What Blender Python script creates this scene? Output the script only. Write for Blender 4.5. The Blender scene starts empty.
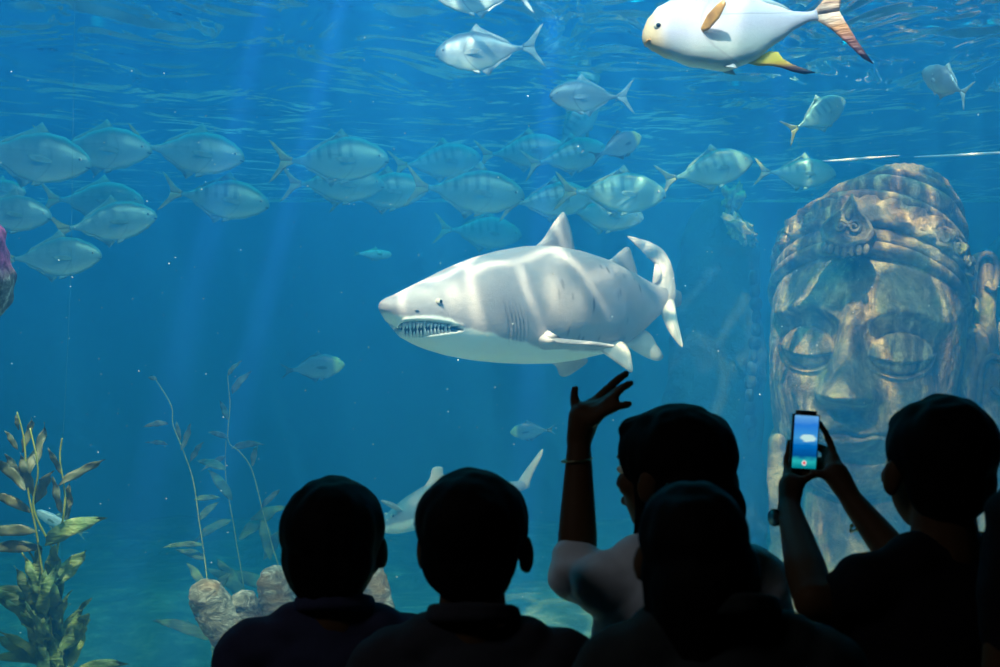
import bpy, bmesh, math, random
import numpy as np
from mathutils import Vector, Matrix, Euler, noise

sc = bpy.context.scene
C = sc.collection
R = math.radians
PI = math.pi
random.seed(7)

# ------------------------------------------------------------------ camera, world, lights, exposure
F = 1389.0
CZ = 1.70
cam = bpy.data.cameras.new('camera')
camo = bpy.data.objects.new('camera', cam)
C.objects.link(camo)
camo.location = (0, 0, CZ)
camo.rotation_euler = (PI / 2, 0, 0)
cam.sensor_width = 36
cam.lens = 36 * F / 1000
cam.clip_start = 0.05
cam.dof.use_dof = True
cam.dof.focus_distance = 6.6
cam.dof.aperture_fstop = 8
sc.camera = camo
vs = sc.view_settings
vs.view_transform = 'Standard'
vs.look = 'None'
vs.gamma = 1
vs.use_curve_mapping = False
vs.exposure = 0.0
w = bpy.data.worlds.new('world')
sc.world = w
w.use_nodes = True
w.node_tree.nodes['Background'].inputs[0].default_value = (0, 0, 0, 1)
sc.cycles.max_bounces = 8
sc.cycles.diffuse_bounces = 3
sc.cycles.transparent_max_bounces = 16
sc.cycles.volume_bounces = 0


def area(name, loc, rot, sx, sy, e, col=(1, 1, 1)):
    l = bpy.data.lights.new(name, 'AREA')
    l.shape = 'RECTANGLE'
    l.size = sx
    l.size_y = sy
    l.energy = e
    l.color = col
    o = bpy.data.objects.new(name, l)
    o.location = loc
    o.rotation_euler = rot
    C.objects.link(o)
    return o


# lamp banks hanging above the open water, and an unseen weak fill added over the visitors
area('tank_lamp_bank', (0.2, 3.65, 5.6), (R(22), 0, 0), 7, 0.8, 300, (0.45, 0.80, 1.0))
area('tank_lamp_bank', (-1, 10.2, 6.2), (0, 0, 0), 12, 6.0, 480, (0.0, 0.60, 1.0))
area('gallery_fill', (-1.9, 0.7, 3.5), (0, 0, 0), 0.8, 0.5, 10, (0.82, 0.92, 1.0))


def gobo_spot(name, loc, target, size, e, col, scale, power, stretch=(1, 1), lo=0.0, blend=0.4):
    """an added spot whose caustic ripples are a pattern in its strength"""
    l = bpy.data.lights.new(name, 'SPOT')
    l.energy = e
    l.color = col
    l.spot_size = R(size)
    l.spot_blend = blend
    l.shadow_soft_size = 0.02
    l.use_nodes = True
    nt = l.node_tree
    N = nt.nodes
    L = nt.links.new
    em = N['Emission']
    tc = N.new('ShaderNodeTexCoord')
    sx = N.new('ShaderNodeSeparateXYZ')
    L(tc.outputs['Normal'], sx.inputs[0])
    dx = N.new('ShaderNodeMath'); dx.operation = 'DIVIDE'
    L(sx.outputs[0], dx.inputs[0]); L(sx.outputs[2], dx.inputs[1])
    dy = N.new('ShaderNodeMath'); dy.operation = 'DIVIDE'
    L(sx.outputs[1], dy.inputs[0]); L(sx.outputs[2], dy.inputs[1])
    cb = N.new('ShaderNodeCombineXYZ')
    L(dx.outputs[0], cb.inputs[0]); L(dy.outputs[0], cb.inputs[1])
    mp = N.new('ShaderNodeMapping')
    mp.inputs['Scale'].default_value = (stretch[0], stretch[1], 1)
    L(cb.outputs[0], mp.inputs[0])
    nz = N.new('ShaderNodeTexNoise')
    nz.inputs['Scale'].default_value = scale * 0.8
    nz.inputs['Detail'].default_value = 1
    L(mp.outputs[0], nz.inputs[0])
    sb = N.new('ShaderNodeVectorMath'); sb.operation = 'MULTIPLY_ADD'
    L(nz.outputs['Color'], sb.inputs[0])
    sb.inputs[1].default_value = (1.6 / scale,) * 3
    L(mp.outputs[0], sb.inputs[2])
    vo = N.new('ShaderNodeTexVoronoi')
    vo.feature = 'DISTANCE_TO_EDGE'
    vo.inputs['Scale'].default_value = scale
    L(sb.outputs[0], vo.inputs[0])
    mr = N.new('ShaderNodeMapRange')
    mr.inputs[1].default_value = 0.0
    mr.inputs[2].default_value = 0.12
    mr.inputs[3].default_value = 1.0
    mr.inputs[4].default_value = 0.0
    L(vo.outputs[0], mr.inputs[0])
    pw = N.new('ShaderNodeMath'); pw.operation = 'POWER'
    L(mr.outputs[0], pw.inputs[0]); pw.inputs[1].default_value = power
    ad = N.new('ShaderNodeMath'); ad.operation = 'ADD'
    L(pw.outputs[0], ad.inputs[0]); ad.inputs[1].default_value = lo
    L(ad.outputs[0], em.inputs['Strength'])  # caustic lines are put into the lamp strength here
    o = bpy.data.objects.new(name, l)
    o.location = loc
    d = Vector(target) - Vector(loc)
    o.rotation_euler = d.to_track_quat('-Z', 'Y').to_euler()
    C.objects.link(o)
    return o


gobo_spot('ripple_fill_spot', (-1.0, 3.3, 5.1), (0.45, 6.6, 1.62), 34, 4000, (1, 0.95, 0.92), 20.0, 2.2, (1.0, 0.42), 0.25, 0.7)  # added spot to brighten the shark and draw caustic lines on it
gobo_spot('ripple_fill_spot', (1.6, 5.6, 7.6), (2.7, 9.6, 1.2), 40, 4800, (1, 0.93, 0.80), 17.0, 1.1, (1, 0.7), 0.07)  # added warm spot to brighten the statue and the haze at right
gobo_spot('ripple_fill_spot', (-1.6, 3.35, 5.4), (-1.35, 5.2, 0.5), 50, 900, (1, 0.97, 0.85), 12.0, 1.0, (1, 0.7), 0.4)  # added spot to brighten the front kelp and stone hand
gobo_spot('ripple_fill_spot', (0.2, 3.6, 5.2), (0.95, 4.5, 2.55), 30, 430, (1, 0.93, 0.93), 12.0, 1.0, (1, 0.6), 0.5)  # added spot to brighten the pompano


def shaft(a, b, size, e, col=(0.75, 0.45, 1.0)):
    """a narrow lamp beam falling through the water"""
    l = bpy.data.lights.new('beam_lamp', 'SPOT')
    l.energy = e; l.color = col; l.spot_size = R(size); l.spot_blend = 1.0; l.shadow_soft_size = 0.03
    o = bpy.data.objects.new('beam_lamp', l)
    o.location = a
    o.rotation_euler = (Vector(b) - Vector(a)).to_track_quat('-Z', 'Y').to_euler()
    C.objects.link(o)


for a, b, sz, e in (((-0.35, 6.8, 5.0), (-1.25, 7.0, 1.6), 3.2, 13248), ((-0.75, 6.8, 5.0), (-1.75, 7.2, 1.2), 4.0, 8640), ((0.38, 7.2, 5.2), (0.20, 7.6, 1.9), 3.4, 14976),
                    ((1.7, 7.5, 5.2), (1.45, 8, 1.2), 3.5, 8640), ((-2.4, 6.8, 5.0), (-3.1, 7.0, 1.4), 5, 7488)):
    shaft(a, b, sz, e)


# ------------------------------------------------------------------ helpers
def P(px, py, d):
    return Vector(((px - 500) / F * d, d, CZ - (py - 333.5) / F * d))


def tag(o, label=None, cat=None, group=None, kind=None):
    if label: o['label'] = label
    if cat: o['category'] = cat
    if group: o['group'] = group
    if kind: o['kind'] = kind
    return o


def empty(name, loc=(0, 0, 0), rot=(0, 0, 0)):
    o = bpy.data.objects.new(name, None)
    o.empty_display_size = 0.1
    o.location = loc
    o.rotation_euler = rot
    C.objects.link(o)
    return o


def link_mesh(name, me, mats, parent=None, smooth=True):
    o = bpy.data.objects.new(name, me)
    for m in (mats if isinstance(mats, (list, tuple)) else [mats]):
        me.materials.append(m)
    if smooth:
        me.polygons.foreach_set('use_smooth', [True] * len(me.polygons))
    if parent is not None:
        o.parent = parent
        o.matrix_parent_inverse = Matrix.Identity(4)
    C.objects.link(o)
    return o


def mesh_obj(name, verts, faces, mats, parent=None, smooth=True, rel=None):
    """verts are world points; rel = the point that becomes this object's origin"""
    me = bpy.data.meshes.new(name)
    if rel is not None:
        r = Vector(rel)
        verts = [Vector(v) - r for v in verts]
    me.from_pydata([tuple(v) for v in verts], [], faces)
    me.update()
    return link_mesh(name, me, mats, parent, smooth)


def bm_obj(name, bm, mats, parent=None, smooth=True):
    bmesh.ops.recalc_face_normals(bm, faces=bm.faces)
    me = bpy.data.meshes.new(name)
    bm.to_mesh(me)
    bm.free()
    return link_mesh(name, me, mats, parent, smooth)


def box_bm(a, b, bm=None, mi=0):
    bm = bm or bmesh.new()
    r = bmesh.ops.create_cube(bm, size=1)
    for v in r['verts']:
        v.co = Vector([(a[i] + b[i]) / 2 + v.co[i] * (b[i] - a[i]) for i in range(3)])
    for f in set(f for v in r['verts'] for f in v.link_faces):
        f.material_index = mi
    return bm


def tube(pts, rads, n=8, closed_ends=True):
    """verts, faces of a tube along pts"""
    V, Fc = [], []
    pts = [Vector(p) for p in pts]
    up = Vector((0, 0, 1))
    prev = None
    for i, p in enumerate(pts):
        t = (pts[min(i + 1, len(pts) - 1)] - pts[max(i - 1, 0)])
        t = t.normalized() if t.length > 0 else up
        if prev is None:
            a = t.cross(Vector((0.3, 1, 0.1))).normalized()
        else:
            a = (prev - t * prev.dot(t)).normalized()
        prev = a
        b = t.cross(a)
        for k in range(n):
            g = 2 * PI * k / n
            V.append(p + (a * math.cos(g) + b * math.sin(g)) * rads[i])
    m = len(pts)
    for i in range(m - 1):
        for k in range(n):
            Fc.append((i * n + k, i * n + (k + 1) % n, (i + 1) * n + (k + 1) % n, (i + 1) * n + k))
    if closed_ends:
        Fc.append(tuple(range(n))[::-1])
        Fc.append(tuple((m - 1) * n + k for k in range(n)))
    return V, Fc


def merge(lst):
    V, Fc = [], []
    for v, f in lst:
        o = len(V)
        V += list(v)
        Fc += [tuple(i + o for i in q) for q in f]
    return V, Fc


def smooth_path(pts, n):
    """Catmull-Rom through pts"""
    pts = [Vector(p) for p in pts]
    out = []
    m = len(pts)
    for j in range(n):
        t = j / (n - 1) * (m - 1)
        i = min(int(t), m - 2)
        u = t - i
        p0, p1, p2, p3 = pts[max(i - 1, 0)], pts[i], pts[i + 1], pts[min(i + 2, m - 1)]
        out.append(0.5 * ((2 * p1) + (p2 - p0) * u + (2 * p0 - 5 * p1 + 4 * p2 - p3) * u * u
                          + (3 * p1 - p0 - 3 * p2 + p3) * u ** 3))
    return out


def sphere_geo(c, r, seg=12, rings=8, rot=None):
    """ellipsoid verts, faces (closed)"""
    if not isinstance(r, (tuple, list)): r = (r, r, r)
    V, Fc = [], []
    M = rot.to_matrix() if rot else Matrix.Identity(3)
    c = Vector(c)
    V.append(c + M @ Vector((0, 0, r[2])))
    for i in range(1, rings):
        a = PI * i / rings
        for k in range(seg):
            g = 2 * PI * k / seg
            V.append(c + M @ Vector((r[0] * math.sin(a) * math.cos(g), r[1] * math.sin(a) * math.sin(g), r[2] * math.cos(a))))
    V.append(c + M @ Vector((0, 0, -r[2])))
    for k in range(seg):
        Fc.append((0, 1 + k, 1 + (k + 1) % seg))
    for i in range(rings - 2):
        for k in range(seg):
            a = 1 + i * seg + k; b = 1 + i * seg + (k + 1) % seg
            Fc.append((a, a + seg, b + seg, b))
    last = len(V) - 1
    o = 1 + (rings - 2) * seg
    for k in range(seg):
        Fc.append((last, o + (k + 1) % seg, o + k))
    return V, Fc


def capsule(a, ra, b, rb, n=14):
    a = Vector(a); b = Vector(b)
    t = (b - a)
    L = t.length
    t = t.normalized() if L > 1e-6 else Vector((0, 0, 1))
    pts, rads = [], []
    for k in range(1, 6):
        g = -PI / 2 + PI / 2 * k / 6
        pts.append(a + t * ra * math.sin(g)); rads.append(ra * math.cos(g))
    for k in range(0, 7):
        u = k / 6
        pts.append(a.lerp(b, u)); rads.append(ra + (rb - ra) * u)
    for k in range(1, 6):
        g = PI / 2 * k / 6
        pts.append(b + t * rb * math.sin(g)); rads.append(rb * math.cos(g))
    return tube(pts, rads, n)


def fuse(name, parts, voxel, mats, parent=None, smooth_it=4, disp=None, rel=None):
    """closed shapes grown together into one continuous skin"""
    V, Fc = merge(parts)
    if rel is not None:
        r = Vector(rel); V = [v - r for v in V]
    me = bpy.data.meshes.new('tmp')
    me.from_pydata([tuple(v) for v in V], [], Fc)
    bm = bmesh.new(); bm.from_mesh(me)
    bmesh.ops.recalc_face_normals(bm, faces=bm.faces)
    bm.to_mesh(me); bm.free()
    t = bpy.data.objects.new('tmp', me)
    C.objects.link(t)
    m = t.modifiers.new('r', 'REMESH'); m.mode = 'VOXEL'; m.voxel_size = voxel; m.adaptivity = 0
    if smooth_it:
        s = t.modifiers.new('s', 'SMOOTH'); s.iterations = smooth_it; s.factor = 0.5
    dg = bpy.context.evaluated_depsgraph_get()
    dg.update()
    out = bpy.data.meshes.new_from_object(t.evaluated_get(dg))
    bpy.data.objects.remove(t)
    bpy.data.meshes.remove(me)
    out.name = name
    if disp:
        for v, nrm in zip(out.vertices, [x.normal.copy() for x in out.vertices]):
            v.co = v.co + nrm * disp(v.co)
    out.materials.clear()
    return link_mesh(name, out, mats, parent)


def fin_geo(pts, thick=0.006, inset=0.72, crest=None):
    """a thin lens-sectioned blade on a closed 3-D outline: thin rim, thicker middle"""
    pts = [Vector(p) for p in pts]
    n = len(pts)
    c = sum(pts, Vector()) / n
    nr = Vector()
    for i in range(n):
        nr += (pts[i] - c).cross(pts[(i + 1) % n] - c)
    nr.normalize()
    V = []
    e = thick * 0.18
    for s in (1, -1):
        for p in pts: V.append(p + nr * s * e)
    for s in (1, -1):
        for p in pts: V.append(c + (p - c) * inset + nr * s * thick / 2)
    for s in (1, -1):
        for p in pts: V.append(c + (p - c) * inset * 0.5 + nr * s * thick * 0.6)
    V.append(c + nr * thick * 0.65); V.append(c - nr * thick * 0.65)
    Fc = []
    for i in range(n):
        j = (i + 1) % n
        Fc.append((i, i + n, j + n, j))
        Fc.append((i, j, 2 * n + j, 2 * n + i))
        Fc.append((n + i, 3 * n + i, 3 * n + j, n + j))
        Fc.append((2 * n + i, 2 * n + j, 4 * n + j, 4 * n + i))
        Fc.append((3 * n + i, 5 * n + i, 5 * n + j, 3 * n + j))
        Fc.append((4 * n + i, 4 * n + j, 6 * n))
        Fc.append((5 * n + i, 6 * n + 1, 5 * n + j))
    return V, Fc


# ------------------------------------------------------------------ materials
def lin(c):
    return tuple((x / 255 / 12.92 if x / 255 <= 0.04045 else ((x / 255 + 0.055) / 1.055) ** 2.4) for x in c)


class NT:
    def __init__(s, name):
        s.m = bpy.data.materials.new(name)
        s.m.use_nodes = True
        s.t = s.m.node_tree
        s.b = s.t.nodes['Principled BSDF']
        s.L = s.t.links.new

    def n(s, k, **kw):
        x = s.t.nodes.new(k)
        for a, v in kw.items(): setattr(x, a, v)
        return x

    def coords(s, scale=(1, 1, 1), out='Object'):
        tc = s.n('ShaderNodeTexCoord'); mp = s.n('ShaderNodeMapping')
        mp.inputs['Scale'].default_value = scale
        s.L(tc.outputs[out], mp.inputs[0])
        return mp.outputs[0]

    def noise(s, vec, scale, detail=3, rough=0.55, dist=0):
        x = s.n('ShaderNodeTexNoise')
        x.inputs['Scale'].default_value = scale; x.inputs['Detail'].default_value = detail
        x.inputs['Roughness'].default_value = rough; x.inputs['Distortion'].default_value = dist
        s.L(vec, x.inputs['Vector'])
        return x.outputs[0]

    def ramp(s, fac, stops):
        r = s.n('ShaderNodeValToRGB')
        els = r.color_ramp.elements
        while len(els) > 1: els.remove(els[-1])
        els[0].position = stops[0][0]; els[0].color = (*stops[0][1], 1)
        for p, c in stops[1:]:
            e = els.new(p); e.color = (*c, 1)
        s.L(fac, r.inputs[0])
        return r.outputs[0]

    def mix(s, fac, a, b, mode='MIX'):
        x = s.n('ShaderNodeMix', data_type='RGBA', blend_type=mode)
        for i, v in ((0, fac), (6, a), (7, b)):
            if hasattr(v, 'links') or hasattr(v, 'is_linked'): s.L(v, x.inputs[i])
            elif i == 0: x.inputs[0].default_value = v
            else: x.inputs[i].default_value = (*v, 1)
        return x.outputs[2]

    def base(s, c):
        if isinstance(c, tuple): s.b.inputs['Base Color'].default_value = (*c, 1)
        else: s.L(c, s.b.inputs['Base Color'])

    def set(s, rough=0.6, metal=0, spec=0.5):
        s.b.inputs['Roughness'].default_value = rough
        s.b.inputs['Metallic'].default_value = metal
        s.b.inputs['Specular IOR Level'].default_value = spec
        return s

    def bump(s, h, dist=0.01, strength=0.6):
        x = s.n('ShaderNodeBump')
        x.inputs['Distance'].default_value = dist; x.inputs['Strength'].default_value = strength
        s.L(h, x.inputs['Height']); s.L(x.outputs[0], s.b.inputs['Normal'])

    def attr(s, name):
        x = s.n('ShaderNodeAttribute'); x.attribute_name = name
        return x.outputs['Fac']

    def sep(s, v):
        x = s.n('ShaderNodeSeparateXYZ'); s.L(v, x.inputs[0]); return x.outputs

    def math(s, op, a, b=0.0, clamp=False):
        x = s.n('ShaderNodeMath', operation=op, use_clamp=clamp)
        for i, v in enumerate((a, b)):
            if isinstance(v, (int, float)): x.inputs[i].default_value = v
            else: s.L(v, x.inputs[i])
        return x.outputs[0]

    def rng(s, v, a, b, c=0.0, d=1.0, smooth=True):
        x = s.n('ShaderNodeMapRange')
        if smooth: x.interpolation_type = 'SMOOTHSTEP'
        for i, k in enumerate((a, b, c, d)): x.inputs[i + 1].default_value = k
        s.L(v, x.inputs[0])
        return x.outputs[0]


def simple(name, c, rough=0.7, noise_amt=0.12, scale=8, metal=0, bump=0.0):
    k = NT(name).set(rough, metal)
    v = k.coords()
    nz = k.noise(v, scale)
    a = tuple(x * (1 - noise_amt) for x in c); b = tuple(min(1, x * (1 + noise_amt)) for x in c)
    k.base(k.ramp(nz, [(0.3, a), (0.7, b)]))
    if bump: k.bump(nz, bump)
    return k.m


M = {}
M['back_wall'] = simple('tank_blue_paint', (0.004, 0.075, 0.22), 0.8, 0.35, 0.5)
M['upper_wall'] = simple('ripple_shimmer_teal', (0.34, 0.70, 0.60), 0.6, 0.5, 1.2)  # bright teal put in above the waterline to make the ripples shimmer
M['tank_side'] = simple('tank_side_paint', (0.006, 0.07, 0.16), 0.8, 0.3, 0.6)
M['gallery_dark'] = simple('gallery_charcoal', (0.02, 0.02, 0.022), 0.9, 0.2, 3)
M['carpet'] = simple('gallery_carpet', (0.015, 0.014, 0.016), 0.95, 0.3, 40)

k = NT('rubble_floor').set(0.9)
v = k.coords()
a = k.noise(v, 3.2, 6, 0.7)
vo = k.n('ShaderNodeTexVoronoi'); vo.inputs['Scale'].default_value = 5; k.L(v, vo.inputs[0])
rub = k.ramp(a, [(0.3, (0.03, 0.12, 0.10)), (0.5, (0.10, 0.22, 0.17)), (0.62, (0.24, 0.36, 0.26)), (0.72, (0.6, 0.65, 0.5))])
k.base(k.mix(k.rng(k.math('ADD', k.sep(v)[1], k.noise(v, 1.5, 2)), 7.3, 8.3), (0.80, 0.78, 0.66), rub))  # pale sand near the window added out of view to bounce fill light
k.bump(a, 0.12, 1)
M['rubble'] = k.m


k = NT('dark_reef_rock').set(0.9)
v = k.coords()
a = k.noise(v, 2.2, 6, 0.65)
k.base(k.ramp(a, [(0.35, (0.012, 0.04, 0.05)), (0.6, (0.03, 0.07, 0.07)), (0.75, (0.08, 0.13, 0.11))]))
k.bump(a, 0.1, 1)
M['rock'] = k.m

k = NT('pale_coral').set(0.8)
v = k.coords()
a = k.noise(v, 14, 5, 0.7)
k.base(k.ramp(a, [(0.35, (0.16, 0.15, 0.05)), (0.6, (0.7, 0.66, 0.35))]))
k.bump(a, 0.03, 1)
M['coral'] = k.m

k = NT('purple_crusted_rock').set(0.85)
v = k.coords()
a = k.noise(v, 26, 5, 0.75)
z = k.sep(v)[2]
zz = k.math('ADD', z, k.math('MULTIPLY', k.noise(v, 7, 2), 0.12))
top = k.rng(zz, 0.02, 0.10)
grey = k.ramp(a, [(0.38, (0.03, 0.035, 0.03)), (0.55, (0.2, 0.21, 0.17)), (0.68, (0.75, 0.75, 0.65))])
pur = k.ramp(a, [(0.35, (0.08, 0.01, 0.06)), (0.6, (0.36, 0.08, 0.26)), (0.75, (0.6, 0.4, 0.5))])
k.base(k.mix(top, grey, pur))
k.bump(a, 0.02, 1)
M['purple_rock'] = k.m

k = NT('statue_stone').set(0.85)
v = k.coords()
vst = k.coords((1, 1, 0.28))
a = k.noise(v, 2.6, 6, 0.7, 0.5)
st = k.noise(vst, 9, 4, 0.65, 0.4)
fine = k.noise(v, 22, 4, 0.7)
base = k.ramp(a, [(0.30, (0.05, 0.045, 0.03)), (0.45, (0.16, 0.14, 0.09)), (0.56, (0.36, 0.33, 0.20)), (0.70, (0.62, 0.60, 0.38))])
ochre = k.ramp(st, [(0.38, (0.05, 0.03, 0.015)), (0.52, (0.33, 0.20, 0.08)), (0.66, (0.95, 0.70, 0.36))])
c1 = k.mix(k.rng(k.noise(v, 1.5, 2), 0.42, 0.62), base, ochre)
algae = k.rng(k.noise(v, 3.4, 3), 0.56, 0.7, 0, 0.7)
c2 = k.mix(algae, c1, (0.30, 0.36, 0.08))
k.base(k.mix(k.rng(fine, 0.3, 0.6, 0.5, 0), c2, (0.06, 0.05, 0.035)))
k.bump(k.math('ADD', fine, st), 0.03, 0.8)
M['statue'] = k.m

k = NT('weathered_grey_stone').set(0.85)
v = k.coords((1, 1, 1.8))
a = k.noise(v, 14, 6, 0.72, 1.5)
b = k.noise(v, 4, 3)
g = k.ramp(a, [(0.32, (0.04, 0.045, 0.035)), (0.5, (0.26, 0.27, 0.2)), (0.68, (0.8, 0.8, 0.66))])
k.base(k.mix(k.rng(b, 0.5, 0.66, 0, 0.6), g, (0.42, 0.22, 0.06)))
k.bump(a, 0.02, 1)
M['stone'] = k.m


def fish_mat(name, back, flank, belly, bars=0.0, barc=(0.1, 0.2, 0.2), nbar=9, metal=0.35, rough=0.35, face=None, gill=0.35):
    """x runs tail -> snout in -0.5..0.5, z is height"""
    k = NT(name).set(rough, metal)
    v = k.coords()
    x, y, z = k.sep(v)[:3]
    zn = k.math('ADD', z, k.math('MULTIPLY', k.noise(v, 6, 2), 0.03))
    c = k.ramp(k.rng(zn, -0.14, 0.16, smooth=False), [(0.12, belly), (0.45, flank), (0.7, flank), (0.95, back)])
    if bars:
        s = k.math('SINE', k.math('MULTIPLY', k.math('ADD', x, k.math('MULTIPLY', z, 0.12)), nbar * 2 * PI / 0.8))
        m1 = k.rng(s, 0.0, 0.8, 0, bars)
        up = k.rng(z, -0.03, 0.03)
        inb = k.math('MULTIPLY', k.rng(x, -0.30, -0.2), k.rng(x, 0.2, 0.28, 1, 0))
        c = k.mix(k.math('MULTIPLY', k.math('MULTIPLY', m1, up), inb), c, barc)
    # gill cover edge
    g = k.math('ABSOLUTE', k.math('SUBTRACT', k.math('ADD', x, k.math('MULTIPLY', k.math('MULTIPLY', z, z), 4.0)), 0.235))
    c = k.mix(k.rng(g, 0.0, 0.012, gill, 0), c, tuple(q * 0.25 for q in flank))
    lat = k.math('ABSOLUTE', k.math('SUBTRACT', z, k.math('ADD', 0.035, k.math('MULTIPLY', x, 0.06))))
    c = k.mix(k.math('MULTIPLY', k.rng(lat, 0, 0.006, 0.45, 0), k.rng(x, 0.1, 0.2, 1, 0)), c, tuple(q * 0.4 for q in back))
    if face:
        c = k.mix(k.rng(x, 0.36 if name == 'pompano_skin' else 0.30, 0.46 if name == 'pompano_skin' else 0.40, 0, 0.9), c, face)
    k.base(c)
    sc_ = k.n('ShaderNodeTexVoronoi'); sc_.inputs['Scale'].default_value = 60; k.L(v, sc_.inputs[0])
    k.bump(sc_.outputs[0], 0.002, 0.12)
    return k.m


TR_F = (0.17, 0.38, 0.36)
M['trevally'] = fish_mat('banded_trevally_skin', (0.09, 0.24, 0.23), TR_F, (0.26, 0.50, 0.44), 0.8, (0.05, 0.16, 0.17), 9)
M['trevally_plain'] = fish_mat('silver_trevally_skin', (0.10, 0.25, 0.25), (0.20, 0.40, 0.39), (0.34, 0.55, 0.50), 0.35, (0.08, 0.22, 0.25), 8)
M['jack'] = fish_mat('silver_jack_skin', (0.20, 0.27, 0.31), (0.20, 0.29, 0.31), (0.34, 0.48, 0.42), 0, metal=0.3, gill=0.6)
M['pompano'] = fish_mat('pompano_skin', (0.72, 0.66, 0.74), (0.76, 0.72, 0.78), (0.80, 0.90, 0.78), 0, metal=0.0, rough=0.5, face=(0.75, 0.55, 0.25), gill=0.2)
M['surgeon'] = fish_mat('surgeonfish_skin', (0.08, 0.15, 0.22), (0.14, 0.26, 0.33), (0.2, 0.35, 0.4), 0.3, metal=0.1, face=(0.62, 0.75, 0.28))
M['parrot'] = fish_mat('pale_fish_skin', (0.35, 0.45, 0.65), (0.45, 0.7, 0.78), (0.2, 0.55, 0.6), 0, metal=0.1)
M['fin_teal'] = simple('fin_teal', (0.14, 0.30, 0.26), 0.5, 0.3, 20)
M['fin_yellow'] = simple('fin_yellow', (0.26, 0.30, 0.08), 0.5, 0.3, 12)
M['fin_silver'] = simple('fin_silver', (0.34, 0.44, 0.44), 0.4, 0.2, 12)
M['fin_dark'] = simple('fin_dark', (0.05, 0.1, 0.12), 0.5, 0.2, 12)

k = NT('pompano_fin').set(0.5)
v = k.coords()
s_ = k.noise(k.coords((3, 1, 18)), 2.5, 3)
X = k.sep(v)
far = k.rng(k.math('ADD', k.math('ABSOLUTE', X[2]), k.math('MULTIPLY', s_, 0.04)), 0.03, 0.26)
k.base(k.ramp(far, [(0.0, (0.72, 0.50, 0.34)), (0.18, (0.70, 0.30, 0.09)), (0.6, (0.36, 0.11, 0.05)), (1.0, (0.14, 0.04, 0.04))]))
k.bump(s_, 0.01, 0.8)
M['fin_orange'] = k.m
M['fin_amber'] = simple('fin_amber', (0.80, 0.38, 0.08), 0.5, 0.35, 14)
k = NT('anal_fin_yellow_black').set(0.5)
v = k.coords()
X = k.sep(v)
k.base(k.ramp(k.rng(X[2], -0.268, -0.185, 1, 0, False), [(0.0, (0.80, 0.62, 0.03)), (0.25, (0.72, 0.40, 0.02)), (0.5, (0.16, 0.06, 0.02)), (0.8, (0.02, 0.015, 0.02))]))
M['fin_anal'] = k.m
M['eye_white'] = simple('eye_pale_ring', (0.7, 0.66, 0.5), 0.25, 0.1)
M['eye_dark'] = simple('eye_dark_pupil', (0.01, 0.01, 0.012), 0.08, 0.0)

k = NT('shark_skin').set(0.55)
v = k.coords()
bel = k.attr('belly'); dk = k.attr('dark')
big = k.noise(v, 3.0, 3)
grey = k.ramp(big, [(0.3, (0.32, 0.295, 0.30)), (0.7, (0.45, 0.42, 0.42))])
spn = k.n('ShaderNodeTexVoronoi'); spn.inputs['Scale'].default_value = 11
k.L(k.coords((1.6, 1.6, 0.55)), spn.inputs[0])
spot = k.math('MULTIPLY', k.rng(spn.outputs[0], 0.12, 0.26, 0.8, 0), k.attr('spots'))
c = k.mix(spot, grey, (0.11, 0.09, 0.08))
edge = k.math('ADD', bel, k.math('MULTIPLY', k.math('SUBTRACT', k.noise(v, 9, 4), 0.5), 0.7))
c = k.mix(k.rng(edge, 0.35, 0.65), c, (0.90, 0.93, 0.84))
c = k.mix(k.math('MULTIPLY', dk, 1.0, True), c, (0.05, 0.06, 0.06))
k.base(c)
k.bump(k.noise(v, 60, 3), 0.003, 0.5)
M['shark'] = k.m
M['shark_fin'] = simple('shark_fin_grey', (0.40, 0.38, 0.37), 0.6, 0.25, 10)
M['shark_pale'] = simple('shark_pale_fin', (0.60, 0.56, 0.50), 0.6, 0.2, 8)
M['tooth'] = simple('tooth_ivory', (0.8, 0.82, 0.75), 0.3, 0.05)
M['mouth'] = simple('mouth_dark', (0.03, 0.05, 0.05), 0.6, 0.2)

k = NT('kelp_blade').set(0.5)
v = k.coords()
a = k.noise(v, 7, 3)
k.base(k.ramp(a, [(0.35, (0.05, 0.12, 0.04)), (0.55, (0.15, 0.27, 0.07)), (0.72, (0.36, 0.42, 0.10))]))
k.bump(k.noise(k.coords((1, 1, 4)), 18, 3), 0.01, 0.8)
k.b.inputs['Subsurface Weight'].default_value = 0.0
M['kelp'] = k.m
k = NT('kelp_brown_blade').set(0.5)
a = k.noise(k.coords(), 7, 3)
k.base(k.ramp(a, [(0.35, (0.06, 0.09, 0.04)), (0.55, (0.15, 0.17, 0.07)), (0.72, (0.26, 0.25, 0.10))]))
M['kelp_brown'] = k.m
M['kelp_stem'] = simple('kelp_stem', (0.50, 0.52, 0.07), 0.5, 0.3, 10)
M['rope'] = simple('white_line', (0.75, 0.78, 0.85), 0.5, 0.1)
M['fishing_line'] = simple('thin_line', (0.03, 0.16, 0.22), 0.4, 0.1)
M['speck'] = simple('floating_speck', (0.85, 0.85, 0.8), 0.6, 0.1)

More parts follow.
